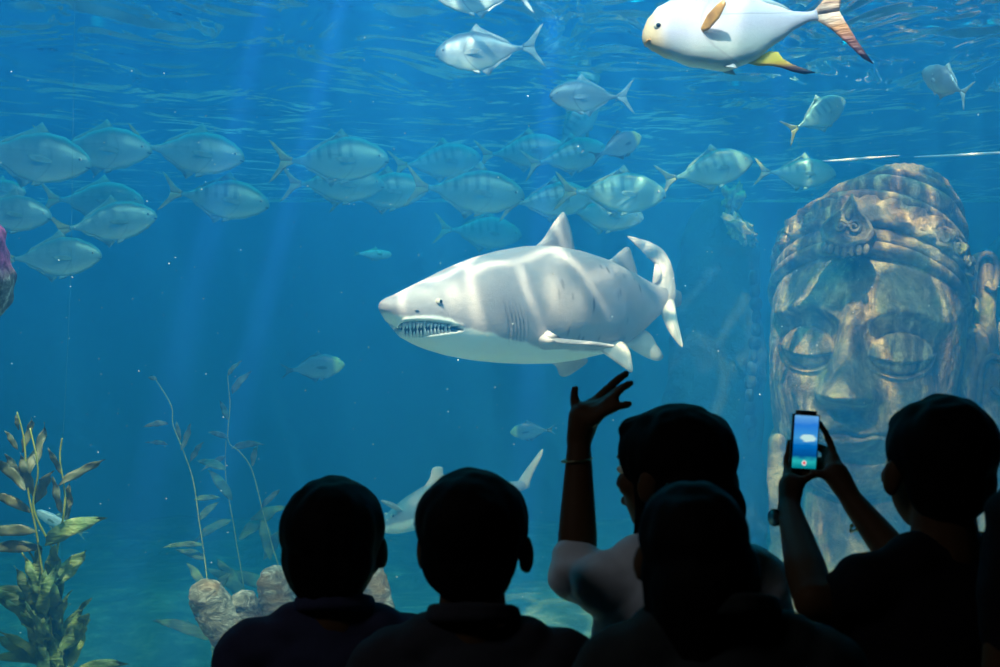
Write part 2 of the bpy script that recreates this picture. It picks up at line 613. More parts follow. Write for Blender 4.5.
M['skin'] = simple('skin_tan', (0.09, 0.042, 0.018), 0.55, 0.08, 12)
M['hair'] = simple('black_hair', (0.003, 0.0025, 0.0025), 0.75, 0.3, 60)
M['navy'] = simple('navy_shirt', (0.035, 0.035, 0.07), 0.9, 0.15, 20)
M['charcoal'] = simple('charcoal_shirt', (0.035, 0.033, 0.04), 0.9, 0.15, 20)
M['white_shirt'] = simple('pale_tee', (0.72, 0.72, 0.76), 0.9, 0.08, 20)
M['grey_green'] = simple('dark_grey_top', (0.03, 0.033, 0.033), 0.9, 0.15, 20)
M['black_shirt'] = simple('black_top', (0.010, 0.008, 0.010), 0.9, 0.15, 20)
M['trouser'] = simple('dark_trousers', (0.02, 0.022, 0.03), 0.9, 0.2, 20)
M['shoe'] = simple('dark_shoe', (0.03, 0.03, 0.03), 0.6, 0.2, 20)
for k_ in ('skin', 'hair', 'navy', 'charcoal', 'white_shirt', 'grey_green', 'black_shirt', 'trouser', 'shoe'):
    M[k_].node_tree.nodes['Principled BSDF'].inputs['Specular IOR Level'].default_value = 0.08
M['metal'] = simple('bracelet_metal', (0.25, 0.2, 0.1), 0.3, 0.1, 20, 0.9)
M['watch_glass'] = simple('watch_face', (0.25, 0.3, 0.3), 0.1, 0.1, 20, 0.2)
M['phone_black'] = simple('phone_black', (0.01, 0.01, 0.01), 0.3, 0.1)

# ------------------------------------------------------------------ the tank and the gallery
GY = 3.05          # inner face of the viewing window
BX, BY, SZ, FZ = 8.0, 18.0, 3.40, -0.62


def struct(name, a, b, m, **kw):
    o = bm_obj(name, box_bm(a, b), m, smooth=False)
    o['kind'] = 'structure'
    return o


struct('wall_back', (-BX, BY, FZ - .3), (BX, BY + .2, SZ), M['back_wall'])
struct('wall_back_upper', (-BX, BY, SZ), (BX, BY + .2, 7.9), M['upper_wall'])
struct('wall_left', (-BX - .2, GY, FZ - .3), (-BX, BY + .2, 7.9), M['tank_side'])
struct('wall_right', (BX, GY, FZ - .3), (BX + .2, BY + .2, 7.9), M['tank_side'])
struct('ceiling_tank', (-BX - .2, GY - .3, 7.9), (BX + .2, BY + .2, 8.1), M['gallery_dark'])
# gallery
struct('floor', (-BX, -3.0, -0.1), (BX, GY - .2, 0.0), M['carpet'])
struct('ceiling', (-BX, -3.0, 3.7), (BX, GY - .2, 3.9), M['gallery_dark'])
struct('wall_behind', (-BX, -3.2, 0), (BX, -3.0, 3.7), M['gallery_dark'])
struct('wall_gallery_left', (-BX - .2, -3.2, 0), (-BX, GY - .2, 3.7), M['gallery_dark'])
struct('wall_gallery_right', (BX, -3.2, 0), (BX + .2, GY - .2, 3.7), M['gallery_dark'])
struct('wall_window_head', (-BX, GY - .3, 2.56), (BX, GY, 7.9), M['gallery_dark'])  # lower edge brought down out of view to keep lamp light off visitors
struct('wall_window_base', (-BX, GY - .3, FZ - .3), (BX, GY, 0.35), M['gallery_dark'])

# the acrylic viewing window: clear, faintly reflective
m = bpy.data.materials.new('clear_acrylic'); m.use_nodes = True
nt = m.node_tree; nt.nodes.clear()
out = nt.nodes.new('ShaderNodeOutputMaterial')
tr = nt.nodes.new('ShaderNodeBsdfTransparent'); tr.inputs[0].default_value = (0.97, 0.985, 0.985, 1)
gl = nt.nodes.new('ShaderNodeBsdfGlossy'); gl.inputs['Roughness'].default_value = 0.02
mx = nt.nodes.new('ShaderNodeMixShader')
fr = nt.nodes.new('ShaderNodeFresnel'); fr.inputs[0].default_value = 1.12
nt.links.new(fr.outputs[0], mx.inputs[0]); nt.links.new(tr.outputs[0], mx.inputs[1]); nt.links.new(gl.outputs[0], mx.inputs[2])
nt.links.new(mx.outputs[0], out.inputs[0])
win = struct('window_1', (-BX + .001, GY - .14, 0.351), (BX - .001, GY - .02, 2.559), m)

# the water itself
m = bpy.data.materials.new('blue_water'); m.use_nodes = True
nt = m.node_tree; nt.nodes.clear()
out = nt.nodes.new('ShaderNodeOutputMaterial')
s = nt.nodes.new('ShaderNodeVolumeScatter'); s.inputs[0].default_value = (0.03, 0.37, 1.0, 1); s.inputs['Density'].default_value = 0.125
s.inputs['Anisotropy'].default_value = 0.0
a = nt.nodes.new('ShaderNodeVolumeAbsorption'); a.inputs[0].default_value = (0.0, 0.85, 0.95, 1); a.inputs['Density'].default_value = 0.035
ad = nt.nodes.new('ShaderNodeAddShader')
nt.links.new(s.outputs[0], ad.inputs[0]); nt.links.new(a.outputs[0], ad.inputs[1]); nt.links.new(ad.outputs[0], out.inputs['Volume'])
struct('water', (-BX + .005, GY + .005, FZ + .02), (BX - .005, BY - .005, SZ - .005), m)

# rippled surface seen from below
m = bpy.data.materials.new('water_surface'); m.use_nodes = True
nt = m.node_tree; N = nt.nodes; N.clear(); L = nt.links.new
out = N.new('ShaderNodeOutputMaterial')
g = N.new('ShaderNodeBsdfGlossy'); g.inputs['Roughness'].default_value = 0.03; g.inputs[0].default_value = (0.9, 0.97, 1, 1)
t = N.new('ShaderNodeBsdfTransparent')
mx = N.new('ShaderNodeMixShader')
tc = N.new('ShaderNodeTexCoord')
nz = N.new('ShaderNodeTexNoise'); nz.inputs['Scale'].default_value = 0.85; nz.inputs['Detail'].default_value = 2.0; nz.inputs['Distortion'].default_value = 1.3
mpp = N.new('ShaderNodeMapping'); mpp.inputs['Scale'].default_value = (1.7, 1.0, 1.0)
L(tc.outputs['Object'], mpp.inputs[0]); L(mpp.outputs[0], nz.inputs[0])
bp = N.new('ShaderNodeBump'); bp.inputs['Distance'].default_value = 0.36; bp.inputs['Strength'].default_value = 1
L(nz.outputs[0], bp.inputs['Height']); L(bp.outputs[0], g.inputs['Normal'])
lw = N.new('ShaderNodeLayerWeight'); L(bp.outputs[0], lw.inputs['Normal'])
mr = N.new('ShaderNodeMapRange'); mr.inputs[1].default_value = 0.54; mr.inputs[2].default_value = 0.73
L(lw.outputs['Facing'], mr.inputs[0]); L(mr.outputs[0], mx.inputs[0])
L(t.outputs[0], mx.inputs[1]); L(g.outputs[0], mx.inputs[2]); L(mx.outputs[0], out.inputs[0])
nx, ny = 160, 220
V = []; Fc = []
for j in range(ny + 1):
    for i in range(nx + 1):
        x = -BX + 2 * BX * i / nx; y = GY + (BY - GY) * j / ny
        z = SZ + 0.025 * noise.noise(Vector((x * .9, y * 1.3, 0))) + 0.012 * noise.noise(Vector((x * 2.6, y * 3.3, 4)))
        V.append((x, y, z + .02))
for j in range(ny):
    for i in range(nx):
        q = j * (nx + 1) + i
        Fc.append((q, q + nx + 1, q + nx + 2, q + 1))
o = mesh_obj('water_surface', V, Fc, m); o['kind'] = 'structure'

# rubble floor with a mound
nx, ny = 170, 120
V = []; Fc = []
for j in range(ny + 1):
    for i in range(nx + 1):
        x = -BX + 2 * BX * i / nx; y = GY + (BY - GY) * j / ny
        z = FZ - .1 + 0.10 * noise.noise(Vector((x * .8, y * .8, 0))) + 0.05 * noise.noise(Vector((x * 3, y * 3, 5)))
        z += 0.42 * math.exp(-((x - 0.4) / 1.3) ** 2 - ((y - 10.6) / 1.5) ** 2)
        z += 0.25 * math.exp(-((x + 3) / 1.6) ** 2 - ((y - 11.5) / 1.5) ** 2)
        V.append((x, y, z))
for j in range(ny):
    for i in range(nx):
        q = j * (nx + 1) + i
        Fc.append((q, q + 1, q + nx + 2, q + nx + 1))
o = mesh_obj('floor_reef', V, Fc, M['rubble']); o['kind'] = 'structure'


def ground_z(x, y):
    return FZ - .1 + 0.10 * noise.noise(Vector((x * .8, y * .8, 0))) + 0.42 * math.exp(-((x - 0.4) / 1.3) ** 2 - ((y - 10.6) / 1.5) ** 2) + 0.25 * math.exp(-((x + 3) / 1.6) ** 2 - ((y - 11.5) / 1.5) ** 2)


# ------------------------------------------------------------------ rocks
def rock_column(name, px, ytop, d, rpx, m, label, cat, lean=0, seed=0):
    cx = P(px, 0, d).x
    zt = P(0, ytop, d).z
    zb = FZ - .15
    n, k_ = 70, 60
    V, Fc = [], []
    for j in range(n + 1):
        u = j / n
        z = zb + (zt - zb) * u
        r0 = rpx / F * d * (1.25 - 0.35 * u) * math.sqrt(max(0.0, 1 - max(0, (u - .8) / .2) ** 2) + 1e-4)
        for i in range(k_):
            g = 2 * PI * i / k_
            dd = Vector((math.cos(g), math.sin(g), 0))
            q = Vector((cx, d, z)) + dd * r0
            nn = noise.noise(q * 1.7 + Vector((seed, 0, 0))) * .28 + noise.noise(q * 4.5) * .10 + noise.noise(q * 11) * .035
            V.append((cx + lean * u + dd.x * r0 * (1 + nn), d + dd.y * r0 * (1 + nn), z))
    for j in range(n):
        for i in range(k_):
            Fc.append((j * k_ + i, j * k_ + (i + 1) % k_, (j + 1) * k_ + (i + 1) % k_, (j + 1) * k_ + i))
    Fc.append(tuple(range(k_))[::-1]); Fc.append(tuple(n * k_ + i for i in range(k_)))
    o = mesh_obj(name, V, Fc, m, rel=(cx, d, zb)); o.location = (cx, d, zb)
    return tag(o, label, cat)


rock_column('reef_pillar', 716, 196, 12.2, 44, M['rock'], 'tall dark reef rock pillar between the large shark and the stone head', 'rock', 0.0, 3)
rock_column('reef_pillar', 1040, 215, 12.4, 70, M['rock'], 'dark reef rock at the frame edge behind the stone head', 'rock', 0, 9)


def blob(name, c, r, m, label, cat, seed=0, amp=.3, fr=3.0, rot=(0, 0, 0), rel=True, hi=48, parent=None):
    V, Fc = sphere_geo((0, 0, 0), 1.0, hi, hi // 2)
    E_ = Euler(rot).to_matrix()
    W = []
    for v in V:
        nn = 1 + amp * noise.noise(v * fr / 2 + Vector((seed, 1, 2))) + amp * .5 * noise.noise(v * fr * 1.7 + Vector((seed, 0, 0))) + amp * .2 * noise.noise(v * fr * 5)
        W.append(E_ @ Vector((v.x * r[0] * nn, v.y * r[1] * nn, v.z * r[2] * nn)))
    o = mesh_obj(name, W, Fc, m, parent); o.location = c
    if label: tag(o, label, cat)
    return o


dd = 11.55
c_ = P(733, 198, dd)
blob('coral_lump', c_, (.075, .08, .11), M['coral'], 'small pale yellow coral lump near the top of the dark reef pillar', 'coral', 4, .8, 3.5, (0, .3, 0))
c_ = P(741, 229, dd - .15)
blob('coral_lump', c_, (.14, .08, .07), M['coral'], 'longer pale yellow coral lump below the small one on the reef pillar', 'coral', 8, .8, 3.5, (0, .75, 0))

# purple crusted rock at the left frame edge; reaches out of frame to the tank side
V = []; Fc = []
n, k_ = 60, 44
d = 4.3
for j in range(n + 1):
    u = j / n
    py = 208 + (330 - 208) * u
    r0 = .445 * max(1e-4, 1 - abs(2 * u - 1) ** 3.0) ** .16
    for i in range(k_):
        g = 2 * PI * i / k_
        c0 = P(-128, py, d)
        q = Vector((math.cos(g), math.sin(g), 0))
        p = c0 + Vector((q.x * r0 * .93, q.y * r0 * .7, 0))
        p += q * (noise.noise(p * 7) * .02 + noise.noise(p * 22) * .012)
        V.append(p)
for j in range(n):
    for i in range(k_):
        Fc.append((j * k_ + i, (j + 1) * k_ + i, (j + 1) * k_ + (i + 1) % k_, j * k_ + (i + 1) % k_))
Fc.append(tuple(range(k_))); Fc.append(tuple(n * k_ + i for i in range(k_))[::-1])
c0 = P(-128, 271, d)
o = mesh_obj('coral_rock', V, Fc, M['purple_rock'], rel=c0); o.location = c0
tag(o, 'purple and grey crusted coral rock cut by the left frame edge', 'rock')
V, Fc = capsule((-.3, 0, 0), .10, (-7.97 - c0.x + .3, .3, .2), .28, 20)
mesh_obj('rock_bracket', V, Fc, M['rock'], o)

# five rounded stone columns like the fingers of a hand
root = empty('stone_hand', P(290, 700, 5.3) + Vector((0, .05, -.35)))
tag(root, 'weathered stone hand sculpture with thick upright fingers behind the leftmost visitor', 'sculpture')


def finger(pts, rad, seed, fresh=1.0):
    pp = smooth_path(pts, 40)
    e_ = pp[-1]; t_ = (pp[-1] - pp[-3]).normalized()
    pp = [p for p in pp if (p - e_).length > rad] + [e_ - t_ * rad * math.cos(q_ * PI / 2 / 9) * .98 for q_ in range(10)][::1]
    n_ = len(pp)
    rr = []
    P2 = []
    L_ = (pp[-1] - pp[0]).length
    for i, p in enumerate(pp):
        u = i / (n_ - 1)
        g_ = max(0, 1 - (p - e_).length / rad)
        rr.append(rad * (0.84 + 0.16 * u) * math.sqrt(max(0.0004, 1 - g_ * g_)))
        P2.append(p)
    V, Fc = tube(P2, rr, 36)
    W = []
    for v in V:
        q = v * 1.0
        axis = min(P2, key=lambda a_: (a_ - q).length)
        o_ = (q - axis)
        o_ = o_.normalized() if o_.length > 1e-5 else Vector((0, 0, 1))
        W.append(q + o_ * (noise.noise(q * 9 + Vector((seed, 0, 0))) * .012 + noise.noise(Vector((q.x * 14, q.y * 14, q.z * 46))) * .009 + noise.noise(q * 60) * .003))
    o = mesh_obj('finger', W, Fc, M['stone'], root, rel=root.location)
    return o


D5 = 5.3
pr = lambda a: a / F * D5
finger([P(268, 700, D5), P(238, 650, D5), P(209, 598, D5), P(203, 579, D5)], pr(21), 1)
finger([P(285, 710, D5 + .05), P(262, 650, D5 + .05), P(246, 610, D5 + .05), P(242, 590, D5 + .05)], pr(17), 2)
finger([P(305, 720, D5), P(288, 640, D5), P(278, 600, D5), P(274, 565, D5)], pr(20), 3)
finger([P(318, 720, D5 + .12), P(310, 650, D5 + .12), P(302, 610, D5 + .12), P(294, 573, D5 + .12)], pr(17), 4)
finger([P(414, 730, D5 + .1), P(402, 680, D5 + .1), P(382, 610, D5 + .1), P(364, 556, D5 + .1)], pr(15), 5)
c0 = P(320, 740, D5 + .05)
V, Fc = sphere_geo(c0, (.34, .16, .26), 40, 24)
V = [v + (v - c0).normalized() * (noise.noise(v * 8) * .03) for v in V]
mesh_obj('palm', V, Fc, M['stone'], root, rel=root.location)
V, Fc = capsule(c0 - Vector((0, 0, .15)), .2, (c0.x, c0.y + .1, FZ - .2), .3, 24)
V = [v + Vector((v.x - c0.x, v.y - c0.y, 0)) * (noise.noise(v * 6) * .2) for v in V]
mesh_obj('wrist', V, Fc, M['stone'], root, rel=root.location)

# ------------------------------------------------------------------ the stone head
SD = 9.6
shc = P(866, 350, SD)          # centre of the head at eye height
root = empty('stone_statue', Vector((shc.x, shc.y, FZ - .1)), (0, 0, 0))
tag(root, 'giant stone face with closed eyes and tiered carved crown standing underwater', 'statue')
YAW = R(-22)
HM = Matrix.Translation(shc) @ Matrix.Rotation(YAW, 4, 'Z') @ Matrix.Rotation(R(4), 4, 'Y')


def G(x, z, cx, cz, sx, sz):
    return math.exp(-((x - cx) / sx) ** 2 - ((z - cz) / sz) ** 2)


def sst(x, a, b):
    t = min(1, max(0, (x - a) / (b - a)))
    return t * t * (3 - 2 * t)


def face_relief(x, z):
    ax = abs(x)
    h = 0.0
    # brow: long arched ridge flowing into the nose
    bz = 0.15 + 0.13 * math.sin(min(1, ax / .5) * PI * .8)
    h += 0.055 * math.exp(-((z - bz) / .04) ** 2) * sst(ax, 0.04, .12) * (1 - sst(ax, .48, .62))
    # sockets
    h -= 0.13 * G(ax, z, .30, .03, .21, .17)
    # lids: big half-closed domes
    e = 1 - ((ax - .30) / .185) ** 2 - ((z - .005) / .135) ** 2
    if e > 0:
        dome = 0.15 * math.sqrt(e)
        lid = z - (-0.02 - .035 * (1 - ((ax - .30) / .19) ** 2))
        h += dome * .72 + 0.040 * sst(lid, -0.006, 0.010)
    # lower lid rim
    e2 = ((ax - .30) / .20) ** 2 + ((z + .0) / .155) ** 2
    h += 0.03 * math.exp(-((e2 - 1.0) / .16) ** 2) * (1 if z < .02 else .35)
    # nose
    if z > -0.42:
        t = min(1, max(0, (0.22 - z) / .5))
        wid = 0.075 + 0.055 * t
        hh = (0.12 + 0.30 * t) * sst(z, -.385, -.28)
        h += hh * math.exp(-(abs(x) / wid) ** 2.6) * (1 - sst(z, .16, .42))
        h += 0.13 * G(ax, z, .135, -.285, .065, .075)
        h += 0.08 * G(x, z, 0, -.27, .08, .06)
    # cheeks, muzzle, lips, chin
    h += 0.06 * G(ax, z, .42, -.24, .18, .18)
    h += 0.10 * G(x, z, 0, -.52, .28, .17)
    h -= 0.035 * G(x, z, 0, -.405, .03, .06)
    cup = -.475 - .05 * (ax / .25) ** 2 + .018 * math.cos(min(ax, .12) / .12 * PI)
    h += 0.085 * math.exp(-((z - cup) / .045) ** 2) * (1 - sst(ax, .16, .30))
    low = -.585 + .07 * (ax / .25) ** 2
    h += 0.095 * math.exp(-((z - low) / .05) ** 2) * (1 - sst(ax, .12, .26))
    mid = -.53 + .03 * math.cos(ax / .1 * PI) * (1 if ax < .1 else -1 if ax < .0 else 1) * .3
    h -= 0.06 * math.exp(-((z - mid) / .014) ** 2) * (1 - sst(ax, .22, .30))
    h -= 0.05 * G(ax, z, .29, -.52, .035, .04)
    h -= 0.06 * G(x, z, 0, -.70, .2, .05)
    h += 0.09 * G(x, z, 0, -.86, .18, .12)
    return h


prof = [(-1.05, .12), (-1.0, .26), (-.9, .40), (-.75, .51), (-.55, .585), (-.3, .625), (0, .65), (.3, .65), (.45, .61), (.6, .53), (.75, .40), (.84, .10)]


def aw(z):
    for (z0, a0), (z1, a1) in zip(prof, prof[1:]):
        if z <= z1:
            u = max(0, (z - z0) / (z1 - z0)); return a0 + (a1 - a0) * u
    return .1


nu, nv = 300, 300
V, Fc = [], []
for j in range(nv + 1):
    z = -1.05 + 1.88 * j / nv
    a_ = (aw(z - .02) + aw(z + .02) + aw(z)) / 3
    for i in range(nu):
        u = i / nu
        ang = (u * 2 - 1) * PI
        ang = ang * (0.55 + 0.45 * abs(ang) / PI)       # more points at the front
        x = a_ * math.sin(ang)
        y = -a_ * 1.12 * (abs(math.cos(ang)) ** .86) * (1 if math.cos(ang) > 0 else -1)
        if math.cos(ang) > 0:
            y -= face_relief(x, z) * sst(math.cos(ang), 0, .35)
        q = Vector((x, y, z))
        rr = noise.noise(q * 9) * .006 + noise.noise(q * 24) * .003
        V.append(HM @ (q + Vector((x, y, 0)).normalized() * rr))
for j in range(nv):
    for i in range(nu):
        Fc.append((j * nu + i, j * nu + (i + 1) % nu, (j + 1) * nu + (i + 1) % nu, (j + 1) * nu + i))
Fc.append(tuple(range(nu))[::-1]); Fc.append(tuple(nv * nu + i for i in range(nu)))
mesh_obj('face', V, Fc, M['statue'], root, rel=root.location)


def band(name, prof_, cz, cx, cy, rx, ry, tilt, seed=0, carve=0.0, fq=10, roll=0.0, sag=0.0):
    """a tier of the crown: profile (dr, dz) swept round a tilted ellipse; front rides up"""
    n_ = 200
    T_ = HM @ Matrix.Translation((cx, cy, cz)) @ Matrix.Rotation(roll, 4, 'Y') @ Matrix.Rotation(tilt, 4, 'X')
    V, Fc = [], []
    m_ = len(prof_)
    for i in range(n_):
        g = 2 * PI * i / n_
        for jj, (dr, dz) in enumerate(prof_):
            c = 0
            if carve:
                s1 = abs(math.sin(g * fq + math.sin(dz * 30) * 1.5))
                c = carve * (s1 ** 2 + .6 * noise.noise(Vector((g * 9, dz * 22, seed)))) * (1 if 0 < jj < m_ - 1 and dr > 0 else 0)
            nn = noise.noise(Vector((math.cos(g) * 4, math.sin(g) * 4, dz * 9 + seed))) * .008
            r1 = rx + dr + c + nn; r2 = ry + dr + c + nn
            V.append(T_ @ Vector((r1 * math.sin(g), -r2 * math.cos(g), dz)))
    for i in range(n_):
        for jj in range(m_):
            a = i * m_ + jj; b = i * m_ + (jj + 1) % m_
            a2 = ((i + 1) % n_) * m_ + jj; b2 = ((i + 1) % n_) * m_ + (jj + 1) % m_
            Fc.append((a, a2, b2, b))
    return mesh_obj(name, V, Fc, M['statue'], root, rel=root.location)


def rnd(w_, h_, n_=8, k_=-.12):
    return [(k_, -h_)] + [(w_ * math.sin(PI * i / n_), -h_ * math.cos(PI * i / n_)) for i in range(n_ + 1)] + [(k_, h_)]


TL = R(-31)
band('lower_band', rnd(.045, .04), .31, -.01, .02, .645, .73, TL, 1)
band('plain_band', rnd(.035, .055), .395, -.01, .03, .64, .73, TL, 2)
band('carved_band', [(-.12, -.10), (.02, -.10), (.05, -.078), (.035, -.055), (.045, 0), (.035, .055), (.05, .078), (.02, .10), (-.12, .10)], .54, -.01, .05, .60, .71, TL, 3, .035, 13)
band('rim_band', rnd(.05, .035), .67, .01, .07, .575, .68, TL, 4)
band('bulging_tier', rnd(.11, .085, 12), .83, .08, .12, .42, .50, TL, 5)
band('upper_rim', rnd(.06, .030), .965, .14, .18, .375, .44, TL, 6)
band('upper_tier', rnd(.07, .07, 10), 1.06, .17, .22, .26, .31, TL, 7, .012, 16)
# domed finial
V, Fc = [], []
T_ = HM @ Matrix.Translation((.18, .25, 1.12)) @ Matrix.Rotation(TL, 4, 'X')
n_, m_ = 90, 40
for j in range(m_ + 1):
    u = j / m_
    ph = u * PI / 2
    r_ = .27 * math.cos(ph) + (.02 * math.sin(u * 22))
    z_ = .16 * math.sin(ph) - .1 * (1 - u)
    for i in range(n_):
        g = 2 * PI * i / n_
        c = .012 * abs(math.sin(g * 9)) * (1 - u) + noise.noise(Vector((math.cos(g) * 5, math.sin(g) * 5, u * 8))) * .012
        V.append(T_ @ Vector(((max(r_, .005) + c) * math.sin(g), -(max(r_, .005) + c) * math.cos(g), z_)))
for j in range(m_):
    for i in range(n_):
        Fc.append((j * n_ + i, j * n_ + (i + 1) % n_, (j + 1) * n_ + (i + 1) % n_, (j + 1) * n_ + i))
Fc.append(tuple(range(n_))[::-1]); Fc.append(tuple(m_ * n_ + i for i in range(n_)))
mesh_obj('finial', V, Fc, M['statue'], root, rel=root.location)
# inner fill under the tiers
V, Fc = sphere_geo((0, 0, 0), (.60, .62, .62), 40, 24)
V = [HM @ (Vector((v.x * .93 + .02, v.y + .08, v.z * .85 + .47))) for v in V]
mesh_obj('crown_core', V, Fc, M['statue'], root, rel=root.location)

# pointed medallion on the crown
V, Fc = [], []
mo = [(-.21, -.06), (-.15, .04), (-.07, .12), (0, .26), (.07, .12), (.15, .04), (.21, -.06), (.17, -.15), (.08, -.19), (0, -.22), (-.08, -.19), (-.17, -.15)]
T_ = HM @ Matrix.Translation((-.06, -.82, .80)) @ Matrix.Rotation(R(-20), 4, 'X') @ Matrix.Scale(.84, 4)
n_ = len(mo)
rings = [(1.0, .10), (1.0, -.03), (.90, -.065), (.80, -.05), (.72, -.015), (.62, -.02)]
for s_, y_ in rings:
    for (a, b) in mo: V.append(T_ @ Vector((a * s_, y_, b * s_)))
for r_ in range(len(rings) - 1):
    for i in range(n_):
        Fc.append((r_ * n_ + i, r_ * n_ + (i + 1) % n_, (r_ + 1) * n_ + (i + 1) % n_, (r_ + 1) * n_ + i))
Fc.append(tuple((len(rings) - 1) * n_ + i for i in range(n_)))
Fc.append(tuple(range(n_))[::-1])
geo = [(V, Fc)]


def scroll(cx, cz, r0, turns, w_, flip=1, T=None, y=-.03):
    pts, rr = [], []
    for i in range(46):
        u = i / 45
        g = u * turns * 2 * PI
        r_ = r0 * (1 - .85 * u)
        pts.append(T @ Vector((cx + flip * r_ * math.cos(g), y - .02 * u, cz + r_ * math.sin(g))))
        rr.append(w_ * (1 - .4 * u))
    return tube(pts, rr, 7)


geo.append(scroll(-.05, -.03, .055, 1.6, .014, 1, T_))
geo.append(scroll(.05, -.03, .055, 1.6, .014, -1, T_))
geo.append(sphere_map := (lambda g: ([T_ @ v for v in g[0]], g[1]))(sphere_geo((0, -.03, .08), (.03, .03, .05), 14, 8)))
for i in range(-3, 4):
    geo.append((lambda g: ([T_ @ v for v in g[0]], g[1]))(sphere_geo((i * .052, -.035, -.205 - .012 * (3 - abs(i))), (.026, .03, .045), 12, 8)))
Vm, Fm = merge(geo)
mesh_obj('medallion', Vm, Fm, M['statue'], root, rel=root.location)
# scrollwork along the carved band
for side_ in (-1, 1):
    geo = []
    for g in [x * 13 - 84 for x in range(14)]:
        if abs(g) < 17 or g * side_ < 0: continue
        a = R(g)
        T2 = HM @ Matrix.Translation((-.01, .05, .54)) @ Matrix.Rotation(TL, 4, 'X') @ Matrix.Rotation(a, 4, 'Z') @ Matrix.Translation((0, -.735 + .085 * abs(math.sin(a)), 0))
        geo.append(scroll(0, 0, .075, 1.7, .017, 1 if g > 0 else -1, T2, -.01))
        geo.append((lambda q: ([T2 @ v for v in q[0]], q[1]))(sphere_geo((.075, -.01, .045), (.022, .03, .035), 10, 6)))
    Vm, Fm = merge(geo)
    mesh_obj('scrollwork', Vm, Fm, M['statue'], root, rel=root.location)

# ears, side flares, neck and shoulders of the statue
for s_ in (-1, 1):
    geo = []
    T3 = HM @ Matrix.Translation((s_ * (.64 if s_ > 0 else .56), .16 if s_ > 0 else .34, -.12))
    pts = smooth_path([(0, 0, .28), (s_ * .07, .02, .30), (s_ * .11, .03, .18), (s_ * .09, .02, 0), (s_ * .05, 0, -.25), (s_ * .05, 0, -.48), (s_ * .01, 0, -.52), (0, 0, -.3)], 40)
    geo.append(tube([T3 @ p for p in pts], [.045] * 40, 10))
    geo.append((lambda g: ([T3 @ v for v in g[0]], g[1]))(sphere_geo((s_ * .03, .03, 0), (.05, .06, .26), 16, 12)))
    geo.append((lambda g: ([T3 @ v for v in g[0]], g[1]))(sphere_geo((s_ * .04, -.02, -.62), (.085, .085, .16), 20, 14)))
    Vm, Fm = merge(geo)
    mesh_obj('ear', Vm, Fm, M['statue'], root, rel=root.location)


def lobe(px, pyt, pyb, rp, dep, seed, hk=True):
    a = P(px, pyt + rp, dep); b = P(px, pyb, dep)
    rr = rp / F * dep
    V, Fc = capsule(b, rr * 1.1, a, rr * .85, 22)
    V = [v + Vector((noise.noise(v * 7 + Vector((seed, 0, 0))), noise.noise(v * 7 + Vector((0, seed, 0))), 0)) * .03 for v in V]
    if not hk: return V, Fc
    hook = smooth_path([a + Vector((-rr * .9, -rr * .7, -.25)), a + Vector((-rr * .75, -rr, 0)), a + Vector((0, -rr * 1.1, rr * .7)), a + Vector((rr * .7, -rr, 0)), a + Vector((rr * .5, -rr * 1.1, -.18)), a + Vector((-rr * .1, -rr * 1.15, -.14))], 24)
    return merge([(V, Fc), tube(hook, [.022] * 24, 7)])


for nm, px, a, b, rp, dep in (('side_flare', 982, 250, 420, 14, 9.9), ('side_flare', 968, 296, 430, 8, 9.7), ('side_flare', 988, 352, 560, 14, 9.5),
                              ('side_flare', 1010, 315, 520, 12, 9.9)):
    V, Fc = lobe(px, a, b, rp, dep, px)
    mesh_obj(nm, V, Fc, M['statue'], root, rel=root.location)
geo = []
for i in range(13):
    p = P(753 + 3.5 * math.sin(i * .5), 278 + i * 13, 10.6)
    geo.append(sphere_geo(p, (.035 + .008 * (i % 3), .05, .062), 14, 9))
Vm, Fm = merge(geo)
mesh_obj('bead_strand', Vm, Fm, M['rock'], root, rel=root.location)
V, Fc = lobe(777, 432, 560, 9, 9.2, 3, False)
mesh_obj('side_flare', V, Fc, M['statue'], root, rel=root.location)
fuse('neck', [capsule(shc + Vector((.05, .15, -.8)), .42, (shc.x + .05, shc.y + .2, FZ - .3), .62, 40),
              capsule((shc.x - .9, shc.y + .35, FZ + .25), .42, (shc.x + .9, shc.y + .35, FZ + .25), .42, 30)], .05, M['statue'], root, 3,
     lambda p: noise.noise(p * 5) * .03, rel=root.location)

# ------------------------------------------------------------------ fish
def interp(tab, s):
    for (a, *va), (b, *vb) in zip(tab, tab[1:]):
        if s <= b:
            u = (s - a) / (b - a)
            u = u * u * (3 - 2 * u) * .5 + u * .5
            return [p + (q - p) * u for p, q in zip(va, vb)]
    return list(tab[-1][1:])


JACK = [(0, .012, .012, .008), (.02, .050, .032, .022), (.06, .085, .062, .036), (.14, .130, .105, .052), (.28, .178, .155, .066), (.45, .192, .180, .068),
        (.62, .155, .150, .052), (.78, .083, .083, .030), (.9, .034, .034, .017), (.97, .019, .019, .012), (1.0, .022, .022, .008)]
POMP = [(0, .016, .016, .010), (.015, .052, .034, .024), (.05, .098, .062, .036), (.12, .150, .105, .052), (.26, .200, .165, .066), (.44, .21, .205, .07),
        (.60, .172, .178, .055), (.76, .085, .10, .032), (.88, .034, .045, .018), (.96, .022, .022, .012), (1.0, .028, .028, .008)]
OVAL = [(0, .01, .01, .006), (.04, .06, .05, .03), (.14, .13, .11, .055), (.35, .19, .18, .065), (.6, .17, .16, .05), (.8, .09, .085, .03), (.93, .03, .03, .014), (1, .028, .028, .008)]
SLIM = [(0, .006, .006, .006), (.03, .04, .045, .03), (.12, .075, .085, .055), (.35, .10, .11, .07), (.6, .09, .09, .055), (.82, .05, .05, .03), (.95, .028, .028, .014), (1, .03, .03, .008)]


